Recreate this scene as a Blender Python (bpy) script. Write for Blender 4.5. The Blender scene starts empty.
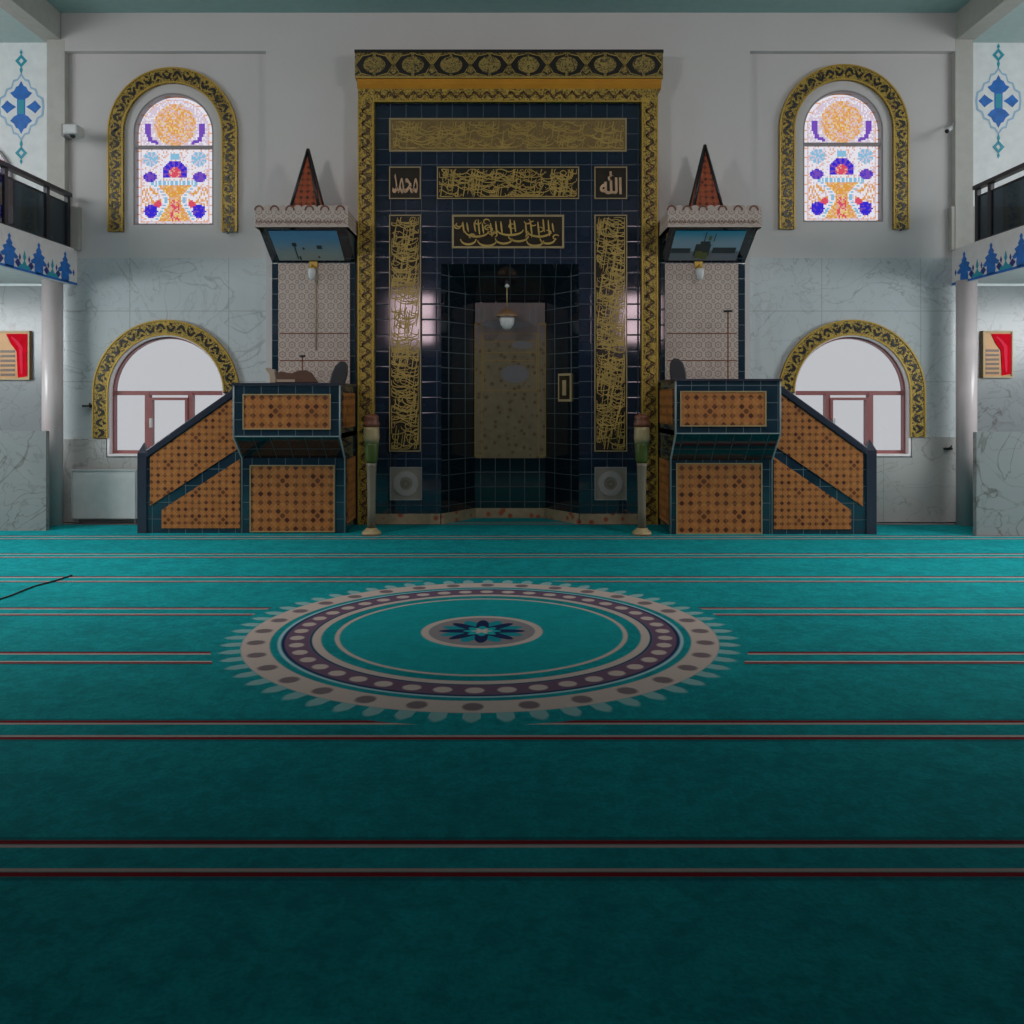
import bpy, bmesh, math, random
from mathutils import Vector
PI = math.pi
R = random.Random(7)
SC = bpy.context.scene
COL = SC.collection
F, CX, HZ, EYE = 882.0, 510.0, 400.0, 1.6
def WX(px, Y): return (px - CX) * Y / F          # photo column at a depth -> metres
def WZ(py, Y): return EYE + (HZ - py) * Y / F    # photo row at a depth -> metres

# ------------------------------------------------------------------ mesh builder
class MB:
    def __init__(s): s.v = []; s.f = []; s.m = []; s.cur = 0; s.smooth = []; s.sm = False
    def face(s, idx): s.f.append(idx); s.m.append(s.cur); s.smooth.append(s.sm)
    def add(s, vs, fs):
        b = len(s.v); s.v += [tuple(p) for p in vs]
        for q in fs: s.face([b + i for i in q])
        return s
    def box(s, x0, x1, y0, y1, z0, z1):
        x0, x1 = sorted((x0, x1)); y0, y1 = sorted((y0, y1)); z0, z1 = sorted((z0, z1))
        return s.add([(x, y, z) for z in (z0, z1) for y in (y0, y1) for x in (x0, x1)],
                     [(0,2,3,1), (4,5,7,6), (0,1,5,4), (2,6,7,3), (0,4,6,2), (1,3,7,5)])
    def prism(s, pts, a, b, axis='y', holes=None):
        # pts: 2-D outline; axis 'y': (x,z), 'x': (y,z), 'z': (x,y)
        area = sum(pts[i][0]*pts[(i+1) % len(pts)][1] - pts[(i+1) % len(pts)][0]*pts[i][1] for i in range(len(pts)))
        if area < 0: pts = pts[::-1]
        def P(p, t):
            return {'y': (p[0], t, p[1]), 'x': (t, p[0], p[1]), 'z': (p[0], p[1], t)}[axis]
        n = len(pts)
        vs = [P(p, a) for p in pts] + [P(p, b) for p in pts]
        fs = [list(range(n)), list(range(2*n-1, n-1, -1))]
        for i in range(n):
            j = (i + 1) % n; fs.append([j, i, n + i, n + j])
        if (axis == 'y') != (b > a): fs = [f[::-1] for f in fs]
        return s.add(vs, fs)
    def ring(s, inner, outer, a, b, closed=False):
        # band between two matched outlines in XZ, between depths a and b
        n = len(inner); vs = []
        for p in inner: vs += [(p[0], a, p[1]), (p[0], b, p[1])]
        for p in outer: vs += [(p[0], a, p[1]), (p[0], b, p[1])]
        o = 2 * n; fs = []
        for i in range(n if closed else n - 1):
            j = (i + 1) % n
            fs += [[2*i, o+2*i, o+2*j, 2*j], [2*i+1, 2*j+1, o+2*j+1, o+2*i+1],
                   [2*i, 2*j, 2*j+1, 2*i+1], [o+2*i, o+2*i+1, o+2*j+1, o+2*j]]
        if not closed:
            fs += [[0, 1, o+1, o], [2*n-2, o+2*n-2, o+2*n-1, 2*n-1]]
        return s.add(vs, fs)
    def lathe(s, prof, c=(0,0,0), n=24):
        vs = []; k = len(prof)
        for i in range(n):
            a = 2*PI*i/n
            vs += [(c[0]+r*math.cos(a), c[1]+r*math.sin(a), c[2]+z) for r, z in prof]
        fs = []
        for i in range(n):
            j = (i+1) % n
            for t in range(k-1): fs.append([i*k+t, j*k+t, j*k+t+1, i*k+t+1])
        old = s.sm; s.sm = True; s.add(vs, fs); s.sm = old
        b = len(s.v) - len(vs)
        s.face([b + i*k for i in range(n)][::-1]); s.face([b + i*k + k-1 for i in range(n)])
        return s
    def tube(s, pts, r, n=8):
        pts = [Vector(p) for p in pts]; vs = []
        for i, p in enumerate(pts):
            d = (pts[min(i+1, len(pts)-1)] - pts[max(i-1, 0)]).normalized()
            u = d.cross(Vector((0,0,1)) if abs(d.z) < .9 else Vector((1,0,0))).normalized(); w = d.cross(u)
            vs += [tuple(p + (u*math.cos(2*PI*j/n) + w*math.sin(2*PI*j/n))*r) for j in range(n)]
        fs = []
        for i in range(len(pts)-1):
            for j in range(n):
                k = (j+1) % n; fs.append([i*n+j, (i+1)*n+j, (i+1)*n+k, i*n+k])
        fs += [list(range(n)), list(range(len(vs)-1, len(vs)-n-1, -1))]
        old = s.sm; s.sm = True; s.add(vs, fs); s.sm = old
        return s
    def ribbon(s, pts, w, y, d=.004, taper=True):
        # a pen stroke lying in the XZ plane, w wide in the middle, d thick
        n = len(pts); L = []; Q = []
        for i in range(n):
            a = pts[max(i-1, 0)]; b = pts[min(i+1, n-1)]
            dx, dz = b[0]-a[0], b[1]-a[1]; l = math.hypot(dx, dz) or 1
            t = i/(n-1); ww = w*(.35 + .65*math.sin(PI*min(max(t, .06), .94))) if taper else w
            L.append((pts[i][0]-dz/l*ww/2, pts[i][1]+dx/l*ww/2)); Q.append((pts[i][0]+dz/l*ww/2, pts[i][1]-dx/l*ww/2))
        return s.ring(Q, L, y, y-d)
    def build(s, name, mats, parent=None, bevel=0, fix=True):
        me = bpy.data.meshes.new(name)
        me.from_pydata(s.v, [], s.f)
        if not isinstance(mats, (list, tuple)): mats = [mats]
        for m in mats: me.materials.append(m)
        for p, mi, sm in zip(me.polygons, s.m, s.smooth): p.material_index = mi; p.use_smooth = sm
        if fix:
            bm = bmesh.new(); bm.from_mesh(me); bmesh.ops.recalc_face_normals(bm, faces=bm.faces); bm.to_mesh(me); bm.free()
        me.update()
        o = bpy.data.objects.new(name, me); COL.objects.link(o)
        if bevel:
            md = o.modifiers.new('bevel', 'BEVEL'); md.width = bevel; md.segments = 2; md.limit_method = 'ANGLE'
        if parent:
            o.parent = parent
            o.matrix_parent_inverse.identity()
            loc = parent['_loc'] if '_loc' in parent else parent.location
            o.location = -Vector(parent.location) if parent.parent is None and parent.type == 'EMPTY' else (0,0,0)
        return o
def tag(o, label=None, cat=None, group=None, kind=None):
    if label: o['label'] = label
    if cat: o['category'] = cat
    if group: o['group'] = group
    if kind: o['kind'] = kind
    return o
def thing(name, loc, label, cat, group=None):
    o = bpy.data.objects.new(name, None); COL.objects.link(o); o.location = loc; o.empty_display_size = .1
    return tag(o, label, cat, group)
def struct(name, mb, mats, parent=None, **k):
    o = mb.build(name, mats, parent, **k)
    if parent is None: o['kind'] = 'structure'
    return o

# ------------------------------------------------------------------ node maths
class NT:
    def __init__(s, name):
        s.mat = bpy.data.materials.new(name); s.mat.use_nodes = True; s.t = s.mat.node_tree; s.t.nodes.clear()
        s.out = s.t.nodes.new('ShaderNodeOutputMaterial')
        s._geo = None
    def n(s, kind, **k):
        x = s.t.nodes.new(kind)
        for a, v in k.items(): setattr(x, a, v)
        return x
    def link(s, a, b): s.t.links.new(a, b)
    def geo(s):
        if s._geo is None:
            g = s.n('ShaderNodeNewGeometry'); q = s.n('ShaderNodeSeparateXYZ'); s.link(g.outputs['Position'], q.inputs[0])
            s._geo = g; s.x, s.y, s.z = (S(s, q.outputs[i]) for i in range(3))
        return s._geo
    def math(s, op, *a):
        x = s.n('ShaderNodeMath', operation=op)
        for i, v in enumerate(a):
            if isinstance(v, S): s.link(v.o, x.inputs[i])
            else: x.inputs[i].default_value = v
        return S(s, x.outputs[0])
    def mix(s, f, a, b):
        x = s.n('ShaderNodeMix', data_type='RGBA')
        if isinstance(f, S): s.link(f.o, x.inputs[0])
        else: x.inputs[0].default_value = f
        for i, v in ((6, a), (7, b)):
            if isinstance(v, S): s.link(v.o, x.inputs[i])
            else: x.inputs[i].default_value = (*v, 1)
        return S(s, x.outputs[2])
    def noise(s, scale, detail=3, dist=0, stretch=None):
        s.geo(); x = s.n('ShaderNodeTexNoise'); x.inputs['Scale'].default_value = scale; x.inputs['Detail'].default_value = detail; x.inputs['Distortion'].default_value = dist
        src = s._geo.outputs['Position']
        if stretch:
            m = s.n('ShaderNodeMapping'); m.inputs['Scale'].default_value = stretch; s.link(src, m.inputs[0]); src = m.outputs[0]
        s.link(src, x.inputs['Vector']); return S(s, x.outputs['Fac'])
    def voro(s, scale, feat='F1', stretch=None):
        s.geo(); x = s.n('ShaderNodeTexVoronoi', feature=feat); x.inputs['Scale'].default_value = scale
        src = s._geo.outputs['Position']
        if stretch:
            m = s.n('ShaderNodeMapping'); m.inputs['Scale'].default_value = stretch; s.link(src, m.inputs[0]); src = m.outputs[0]
        s.link(src, x.inputs['Vector']); return S(s, x.outputs['Distance'])
    def step(s, v, a, b):    # smooth 0..1 between a and b
        x = s.n('ShaderNodeMapRange', interpolation_type='SMOOTHSTEP')
        s.link(v.o, x.inputs[0]); x.inputs[1].default_value = a; x.inputs[2].default_value = b; return S(s, x.outputs[0])
    def finish(s, col, rough=.5, metal=0., spec=.5, bump=None, bstr=.2, bdist=.01, coat=0, sheen=0):
        b = s.n('ShaderNodeBsdfPrincipled')
        if isinstance(col, S): s.link(col.o, b.inputs['Base Color'])
        else: b.inputs['Base Color'].default_value = (*col, 1)
        if isinstance(rough, S): s.link(rough.o, b.inputs['Roughness'])
        else: b.inputs['Roughness'].default_value = rough
        b.inputs['Metallic'].default_value = metal; b.inputs['Specular IOR Level'].default_value = spec
        b.inputs['Coat Weight'].default_value = coat; b.inputs['Coat Roughness'].default_value = .06
        b.inputs['Sheen Weight'].default_value = sheen
        if bump is not None:
            n = s.n('ShaderNodeBump'); n.inputs['Strength'].default_value = bstr; n.inputs['Distance'].default_value = bdist
            s.link(bump.o, n.inputs['Height']); s.link(n.outputs[0], b.inputs['Normal'])
        s.link(b.outputs[0], s.out.inputs[0]); return s.mat
class S:
    def __init__(s, t, o): s.t = t; s.o = o
    def __add__(s, b): return s.t.math('ADD', s, b)
    __radd__ = __add__
    def __sub__(s, b): return s.t.math('SUBTRACT', s, b)
    def __rsub__(s, b): return s.t.math('SUBTRACT', b, s)
    def __mul__(s, b): return s.t.math('MULTIPLY', s, b)
    __rmul__ = __mul__
    def __truediv__(s, b): return s.t.math('DIVIDE', s, b)
    def lt(s, b): return s.t.math('LESS_THAN', s, b)
    def gt(s, b): return s.t.math('GREATER_THAN', s, b)
    def abs(s): return s.t.math('ABSOLUTE', s)
    def frac(s): return s.t.math('FRACT', s)
    def sin(s): return s.t.math('SINE', s)
    def cos(s): return s.t.math('COSINE', s)
    def mn(s, b): return s.t.math('MINIMUM', s, b)
    def mx(s, b): return s.t.math('MAXIMUM', s, b)
    def sqrt(s): return s.t.math('SQRT', s)
    def sat(s): return s.mx(0.).mn(1.)

def plain(name, col, rough=.5, metal=0., spec=.5, var=.06, scale=9):
    t = NT(name); n = t.noise(scale, 4)
    c = t.mix(n, tuple(max(0, v*(1-var*2)) for v in col), tuple(min(1, v*(1+var*2)) for v in col))
    return t.finish(c, rough, metal, spec)

WALLC = (.60, .61, .595)
t = NT('wall_plaster'); n1 = t.noise(1.2, 4); n2 = t.noise(60, 3)
M_WALL = t.finish(t.mix(n1, (.585, .56, .55), (.65, .625, .615)), .62, bump=n2, bstr=.1)
def marble(name, c0, c1, vein, jx=1.25, jz=.85, x0=0., z0=0.):
    t = NT(name); n = t.noise(.9, 6, 1.2); w = t.noise(1.7, 5, 2.2)
    ve = 1. - t.step((w - .5).abs(), 0., .022)
    ve2 = 1. - t.step((t.noise(.8, 4, 1.6) - .52).abs(), 0., .010)
    c = t.mix(n, c0, c1); c = t.mix((ve*.28 + ve2*.5).sat(), c, vein)
    gx = ((t.x - x0)/jx).frac(); gx = gx.mn(1. - gx)*jx; gz = ((t.z - z0)/jz).frac(); gz = gz.mn(1. - gz)*jz
    g = gx.mn(gz).lt(.006)
    c = t.mix(g*.45, c, (.25, .25, .24))
    return t.finish(c, .22, spec=.45)
M_MARB = marble('wall_marble', (.50, .55, .57), (.60, .64, .65), (.30, .32, .33), 1.3, .93, .2, -.02)
M_DADO = marble('dado_marble', (.40, .41, .40), (.50, .50, .48), (.2, .2, .19), 1.2, 3, .1, -.5)
M_SLAB = marble('slab_marble', (.23, .255, .265), (.31, .33, .34), (.10, .09, .085), 2.4, 3, .3, -.5)
M_CEIL = plain('teal_ceiling_paint', (.30, .47, .45), .7)
M_ACEIL = plain('pale_aqua_paint', (.50, .64, .62), .6)
M_BEAM = plain('beige_paint', (.50, .49, .45), .6)
M_AISLE = plain('white_paint', (.86, .90, .90), .55)
M_SOFFIT = plain('soffit_paint', (.90, .87, .86), .6)
def tiles(name, tile, grout, sx=.2, ox=0., oz=0., ax='x'):
    t = NT(name); t.geo(); u = getattr(t, ax)
    gx = ((u - ox)/sx).frac(); gx = gx.mn(1. - gx)*sx; gz = ((t.z - oz)/sx).frac(); gz = gz.mn(1. - gz)*sx
    g = gx.mn(gz); gm = 1. - t.step(g, .002, .0065)
    n = t.noise(4.5, 2)
    c = t.mix(n, tuple(v*.6 for v in tile), tuple(v*1.5 for v in tile)); c = t.mix(gm*.8, c, grout)
    return t.finish(c, .06 + gm*.5, spec=.8, bump=t.step(g, 0., .012) + t.noise(2.4, 1)*.25, bstr=.10, bdist=.01)
TX0 = WX(375, 11.4)
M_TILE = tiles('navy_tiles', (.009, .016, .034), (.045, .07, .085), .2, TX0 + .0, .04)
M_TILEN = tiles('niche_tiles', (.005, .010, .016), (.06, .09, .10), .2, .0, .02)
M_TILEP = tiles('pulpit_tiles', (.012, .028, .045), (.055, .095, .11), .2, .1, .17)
M_SLATE = plain('dark_slate', (.028, .032, .05), .25)
M_EDGE = plain('pale_edge_trim', (.22, .27, .28), .4)

def gold_scroll(name, base=(.50, .31, .035), dark=(.035, .025, .012), k=26., dens=.5, radial=None):
    t = NT(name); t.geo()
    v = t.voro(k, 'SMOOTH_F1'); n = t.noise(k*.8, 3, 2.5)
    a = 1. - t.step((n - .5).abs(), .02, .055)          # curls
    b = t.step(v, .10, .22)
    d = (a*b*dens).sat()
    c = t.mix(t.noise(5, 3), tuple(q*.75 for q in base), tuple(min(1, q*1.3) for q in base))
    c = t.mix(d, c, dark)
    return t.finish(c, .42, .15, bump=1. - d, bstr=.3, bdist=.01)
M_GOLDBG = gold_scroll('gold_leaf_ground', (.44, .29, .045), (.05, .035, .012), k=13, dens=1.)
M_CORN = gold_scroll('dark_gold_ground', (.34, .24, .06), (.04, .03, .015), k=15, dens=1.)
M_GOLD = plain('plain_gold', (.50, .31, .045), .38, .2, var=.12)
M_GOLDP = plain('pale_gold_line', (.34, .26, .13), .45, .1)
M_ORANGE = plain('amber_moulding', (.58, .25, .02), .38, .1, var=.12, scale=5)
M_BLACK = plain('black_enamel', (.016, .013, .011), .35)
M_BROWN = plain('brown_enamel', (.09, .04, .015), .4)
M_INKBG = plain('dark_inscription_ground', (.03, .02, .014), .09, spec=.8)
M_TANBG = gold_scroll('tan_inscription_ground', (.24, .155, .05), (.12, .07, .02), 24, .9)
M_SCRIPT = plain('gilt_script', (.42, .29, .075), .4, .15, var=.2)
M_SCRIPTR = plain('rose_gilt_script', (.50, .33, .20), .4, .1, var=.2)

def lattice(name, ax='x', s=.105, base=(.335, .115, .028), dark=(.06, .012, .005), line=(.50, .22, .06)):
    t = NT(name); t.geo(); u = getattr(t, ax)
    px = ((u/s).frac() - .5).abs(); pz = ((t.z/s).frac() - .5).abs()
    q = (px*px + pz*pz).sqrt()*.6 + (px + pz)*.35
    dk = 1. - t.step(q, .22, .34)                               # dark lozenges
    bx_ = ((u/(s*4.)).frac() - .5); bz_ = ((t.z/(s*4.)).frac() - .5)
    r = (bx_*bx_ + bz_*bz_).sqrt(); a = t.math('ARCTAN2', bz_, bx_)
    rs = r + (a*8.).cos()*.03
    ring = 1. - t.step((rs - .36).abs(), .02, .05); core = 1. - t.step(r, .05, .09)
    ln = (1. - t.step((px - pz).abs(), .02, .09))*.6
    ln = ln.mx(ring*.6)
    vary = t.step(t.noise(7, 2), .35, .6)*.3 + .7
    c = t.mix(t.noise(6, 4), tuple(v*.8 for v in base), tuple(min(1, v*1.3) for v in base))
    c = t.mix(ln*.8, c, line); c = t.mix((dk*vary*(1. - ring*.35)).mx(core*.8), c, dark)
    return t.finish(c, .40, bump=1. - dk, bstr=.15)
M_LAT = lattice('star_lattice_panel')
M_LATY = lattice('star_lattice_side_panel', 'y')
M_LATS = lattice('small_star_lattice_panel', 'x', .082)
def lacework(name, ax='x', s=.125):
    t = NT(name); t.geo(); u = getattr(t, ax)
    px = (u/s).frac() - .5; pz = (t.z/s).frac() - .5
    r = (px*px + pz*pz).sqrt(); a = t.math('ARCTAN2', pz, px)
    q = r + (a*6.).cos()*.04
    d = (1. - t.step((q - .3).abs(), .04, .09)).mx(1. - t.step(r, .06, .12))
    qx = (u/s + .5).frac() - .5; qz = (t.z/s + .5).frac() - .5
    r2 = (qx*qx + qz*qz).sqrt(); d = d.mx(1. - t.step((r2 - .14).abs(), .03, .07))
    c = t.mix(t.noise(4, 4), (.44, .35, .31), (.56, .47, .42)); c = t.mix(d*.6, c, (.17, .10, .07))
    return t.finish(c, .5)
M_LACE = lacework('beige_lacework_tiles')
M_PINKB = lacework('rose_cornice_ground', 'x', .12)

# carpet
def carpet():
    t = NT('turquoise_wool_carpet'); t.geo()
    MX, MY = WX(482, 6.11), 6.11
    dx = t.x - MX; dy = t.y - MY; r = (dx*dx + dy*dy).sqrt(); a = t.math('ARCTAN2', dy, dx)
    n = t.noise(1.6, 5); f = t.noise(55, 3); st = t.noise(5, 4, .3)
    st2 = t.noise(17, 4, .6)
    c = t.mix(t.step(n*.2 + st*.35 + st2*.45, .32, .68), (.003, .165, .185), (.006, .30, .315))
    c = t.mix(t.step(f, .3, .7)*.5, c, (.003, .15, .17))
    p = ((t.y - 3.083)/1.197 + .5).frac(); p = (p - .5).abs()*1.197       # distance to the row centre
    red = (1. - t.step((p - .108).abs(), .010, .018)); cream = (1. - t.step((p - .080).abs(), .007, .013))
    dk = (1. - t.step((p - .132).abs(), .010, .02))*.5
    out = r.gt(1.78)
    c = t.mix(dk*out, c, (.003, .05, .06)); c = t.mix(red*out, c, (.20, .006, .012)); c = t.mix(cream*out*.9, c, (.50, .34, .30))
    CR, NV, PU, BL, TL = (.46, .37, .33), (.010, .022, .075), (.13, .075, .12), (.30, .45, .50), (.008, .30, .32)
    def band(lo, hi, e=.008): return t.step(r, lo - e, lo + e)*(1. - t.step(r, hi - e, hi + e))
    c = t.mix(band(.0, 1.0)*.45, c, TL)
    c = t.mix(band(.97, 1.0), c, CR); c = t.mix(band(1.09, 1.15), c, CR); c = t.mix(band(1.15, 1.165), c, NV)
    dots = t.step(((a*44.).cos()*.5 + .5)*(1. - ((r - 1.25)/.07).abs()), .2, .45)
    c = t.mix(band(1.165, 1.34), c, t.mix(dots, PU, CR)); c = t.mix(band(1.325, 1.345), c, NV); c = t.mix(band(1.35, 1.37), c, BL)
    fl = t.step((a*32.).cos()*(1. - ((r - 1.51)/.09).abs()), .2, .5)
    c = t.mix(band(1.42, 1.60), c, t.mix(fl, CR, (.16, .12, .13)))
    spikes = (a*60.).cos().gt(-.1)*(1. - t.step(r + (a*60.).cos()*-.05, 1.66, 1.70))
    c = t.mix(band(1.60, 1.76)*spikes, c, (.20, .36, .36))
    c = t.mix(band(.365, .42), c, CR); c = t.mix(band(.0, .365), c, (.22, .19, .20))
    star = 1. - t.step(r + (a*8.).cos()*-.085, .20, .225)
    star2 = 1. - t.step(r + (a*8. + 3.14).cos()*-.06, .23, .25)
    c = t.mix(star2, c, (.008, .22, .26)); c = t.mix(star, c, NV)
    c = t.mix(1. - t.step(r + (a*8.).cos()*-.02, .10, .12), c, TL); c = t.mix(1. - t.step(r + (a*6.).cos()*-.02, .045, .06), c, CR)
    return t.finish(c, .92, spec=.06, bump=f, bstr=.5, bdist=.006)
M_CARPET = carpet()

def flat_mix_glass(name, col, gloss=.06):
    t = NT(name); tr = t.n('ShaderNodeBsdfTransparent'); tr.inputs[0].default_value = (*col, 1)
    g = t.n('ShaderNodeBsdfGlossy'); g.inputs['Roughness'].default_value = .05; g.inputs[0].default_value = (1,1,1,1)
    m = t.n('ShaderNodeMixShader'); m.inputs[0].default_value = gloss
    t.link(tr.outputs[0], m.inputs[1]); t.link(g.outputs[0], m.inputs[2]); t.link(m.outputs[0], t.out.inputs[0]); return t.mat
M_CLEAR = flat_mix_glass('clear_window_glass', (.82, .82, .82), .03)
M_SMOKE = flat_mix_glass('smoked_glass', (.20, .24, .27), .05)
PAL = {'W': (1, .95, .98), 'L': (.82, .68, .78), 'P': (.92, .52, .36), 'O': (.90, .42, .08), 'V': (.22, .09, .55), 'B': (.05, .03, .72),
       'C': (.30, .62, .82), 'R': (.85, .10, .16), 'K': (.25, .17, .16), 'Y': (1, .72, .30)}
PK = list(PAL); M_STAIN = [flat_mix_glass('stained_glass_' + {'W':'white','L':'lilac','P':'peach','O':'orange','V':'violet','B':'blue','C':'sky','R':'red','K':'lead','Y':'amber'}[k], PAL[k], .02) for k in PK]
M_ROSEFR = plain('rose_brown_frame', (.34, .12, .12), .4)
M_REVEAL = plain('white_reveal', (.92, .85, .85), .5)
M_GREYFR = plain('grey_lead_frame', (.30, .27, .28), .5)
M_STEEL = plain('dark_railing_metal', (.035, .035, .04), .35, .5)
M_BLUE = plain('cobalt_paint', (.008, .16, .58), .5, var=.25, scale=14)
M_TEALP = plain('cyan_paint', (.02, .36, .48), .5)
M_NAVYP = plain('navy_paint', (.02, .03, .24), .5)
M_SKYP = plain('pale_blue_paint', (.36, .56, .74), .5)
M_FASCIA = plain('fascia_white', (.85, .80, .79), .5)
M_WHITE = plain('white_plastic', (.62, .63, .62), .4)
M_CREAM = plain('cream_stone', (.165, .14, .10), .45)
M_GREEN = plain('leaf_green_enamel', (.06, .085, .012), .4)
M_RED = plain('red_enamel', (.80, .0, .015), .7, spec=.08, var=.2)
M_DKRED = plain('brown_red_enamel', (.15, .045, .02), .5)
M_PLAQ = plain('gilt_board', (.42, .20, .05), .4, .1)
M_LEATH = plain('black_leather', (.02, .022, .028), .5)
M_RUG = plain('brown_cloth', (.10, .045, .03), .9)
M_TAN = plain('tan_cloth', (.34, .25, .19), .9)
M_COLUMN = plain('rosy_stone_column', (.60, .53, .53), .3, var=.10, scale=2.5)

# ------------------------------------------------------------------ setting
YW, YC, XA, ZC = 11.6, 11.5, 8.6, 6.65
def rect(mb, px0, px1, z0, z1, ya, yb, Y=YW): mb.box(WX(px0, Y), WX(px1, Y), ya, yb, z0, z1)
def arch_pts(cx, r, zs, zb, n=28):
    return [(cx - r, zb)] + [(cx - r*math.cos(PI*i/n), zs + r*math.sin(PI*i/n)) for i in range(n+1)] + [(cx + r, zb)]
floor = MB().box(-XA-.2, XA+.2, -4.2, 12.4, -.25, -.02); struct('floor', floor, plain('concrete_slab', (.25, .25, .25), .8))
cp = MB().box(-XA, XA, -3.9, 11.4, -.019, 0.); cp.box(-.89, .89, 11.4, 11.95, -.019, -.001)
tag(cp.build('prayer_carpet', M_CARPET), 'turquoise wall-to-wall mosque carpet with red and cream prayer-row stripes and round medallion', 'carpet')
struct('ceiling', MB().box(-XA, XA, -4, YW, ZC, ZC+.15), M_CEIL)

wn = MB()
BAYS = [(65, 268), (748, 955)]
UP = []   # upper windows:  cx, glass r, spring z, bottom z
LO = []
for k, (cxu, cxl) in enumerate(((173.5, 167), (843, 851))):
    dy = 0 if k == 0 else -3
    UP.append((WX(cxu, YW), 40*YW/F, WZ(133+dy, YW), WZ(225+dy, YW)))
    LO.append((WX(cxl, YW), 58.5*YW/F, WZ(393, YW), WZ(456, YW)))
zmid = WZ(258, YW); ztop = WZ(54, YW)
for k, (a, b) in enumerate(BAYS):
    x0, x1 = WX(a, YW) - .03, WX(b, YW) + .03
    for (cx, r, zs, zb), (za, zt) in ((LO[k], (0, zmid)), (UP[k], (zmid, ZC))):
        wn.cur = 1 if za == 0 else 0; yb_ = YW + (.15 if za == 0 else .08)
        if za == 0:
            wn.box(x0, x1, YW, yb_, 0, zb)
        else:
            wn.box(x0, x1, YW, yb_, za, zb)
        pts = [(x0, zb), (x0, zt), (x1, zt), (x1, zb)] + arch_pts(cx, r, zs, zb)[::-1]
        wn.prism(pts, YW, yb_, 'y')
# centre with the niche opening, and the outer ends
wn.cur = 0
ca, cb = WX(268, YW), WX(748, YW)
zn = WZ(262, 11.4)
wn.box(ca, -.92, YC, YW+.35, 0, ZC); wn.box(.92, cb, YC, YW+.35, 0, ZC); wn.box(-.92, .92, YC, YW+.35, zn+.01, ZC)
wn.box(-.92, .92, 12.15, 12.3, 0, zn+.01)
wn.cur = 2
wn.box(-XA, WX(65, YW)-.03, YW, YW+.35, 3.1, ZC); wn.box(WX(955, YW)+.03, XA, YW, YW+.35, 3.1, ZC)
wn.cur = 3
wn.box(-XA, WX(65, YW)-.03, YW, YW+.35, 0, 3.1); wn.box(WX(955, YW)+.03, XA, YW, YW+.35, 0, 3.1)
struct('wall_front', wn, [M_WALL, M_MARB, M_AISLE, M_SLAB])
# shallow frieze beam and pilasters that frame the recessed bays
for nm, (a, b) in zip(('trim_1', 'trim_15'), BAYS): struct(nm, MB().box(WX(a, YW), WX(b, YW), YC, YW-.001, ztop, ZC), M_WALL)
struct('trim_2', MB().box(WX(47, 11.5), WX(65, 11.5)-.004, 11.496, YW-.001, 3.57, 6.299), M_BEAM)
struct('trim_16', MB().box(WX(955, 11.5)+.004, WX(973, 11.5), 11.496, YW-.001, 3.57, 6.299), M_BEAM)
# marble dado below the windows, and ledges over it
for nm, a, b, c in (('trim_3', 62, 270, 107), ('trim_4', 957, 748, 911)):
    zt_, zs_ = WZ(439 if a < 500 else 437, YW), WZ(457.5, YW)
    struct(nm, MB().prism([(WX(a, YW), 0), (WX(a, YW), zt_), (WX(c, YW), zt_), (WX(c, YW), zs_), (WX(b, YW), zs_), (WX(b, YW), 0)], YW-.03, YW-.001, 'y'), M_DADO)
# long side beams and aisle ceilings
for nm, s, x in (('trim_5', -1, 5.86), ('trim_6', 1, 5.82)):
    b = MB(); b.box(s*x, s*(x+.24), -4, YW-.002, 6.3, ZC-.001); b.cur = 1; b.box(s*(x+.24), s*XA, -4, YW-.002, 6.3, 6.36)
    struct(nm, b, [M_BEAM, M_ACEIL])
struct('wall_left', MB().box(-XA-.2, -XA, -4.2, YW+.35, 0, ZC+.15), M_AISLE)
struct('wall_right', MB().box(XA, XA+.2, -4.2, YW+.35, 0, ZC+.15), M_AISLE)
# wall behind the camera with two assumed tall windows that mirror in the glazed tiles
WB = [(-3.66, -2.28), (3.34, 4.66)]; wz0, wz1 = 3.3, 4.85
b = MB(); b.box(-XA, XA, -4.2, -4, 0, wz0); b.box(-XA, XA, -4.2, -4, wz1, ZC+.15)
b.box(-XA, WB[0][0], -4.2, -4, wz0, wz1); b.box(WB[0][1], WB[1][0], -4.2, -4, wz0, wz1); b.box(WB[1][1], XA, -4.2, -4, wz0, wz1)
struct('wall_back', b, M_WALL)
struct('trim_17', MB().box(-XA, XA, -4, -.5, 2.85, 3.05), M_SOFFIT)  # unseen slab added behind the camera to shade the near carpet
def emis(name, col, st):
    t = NT(name); e = t.n('ShaderNodeEmission'); e.inputs[0].default_value = (*col, 1); e.inputs[1].default_value = st
    t.link(e.outputs[0], t.out.inputs[0]); return t.mat
M_DAY = emis('assumed_glowing_pane', (1, .74, .82), 10.)  # emitting panes of the assumed windows behind the camera
for i, (a, c) in enumerate(WB):
    g = MB(); m = (a+c)/2; h = (wz0+wz1)/2
    for x in (a, m-.03, c-.06): g.box(x, x+.06, -4.12, -4.02, wz0, wz1)
    for z in (wz0, h-.03, wz1-.06): g.box(a, c, -4.12, -4.02, z, z+.06)
    w = struct('window_%d' % (6+i), g, M_ROSEFR)
    MB().box(a+.03, c-.03, -4.09, -4.07, wz0+.03, wz1-.03).build('window_pane', M_DAY, w)

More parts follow.
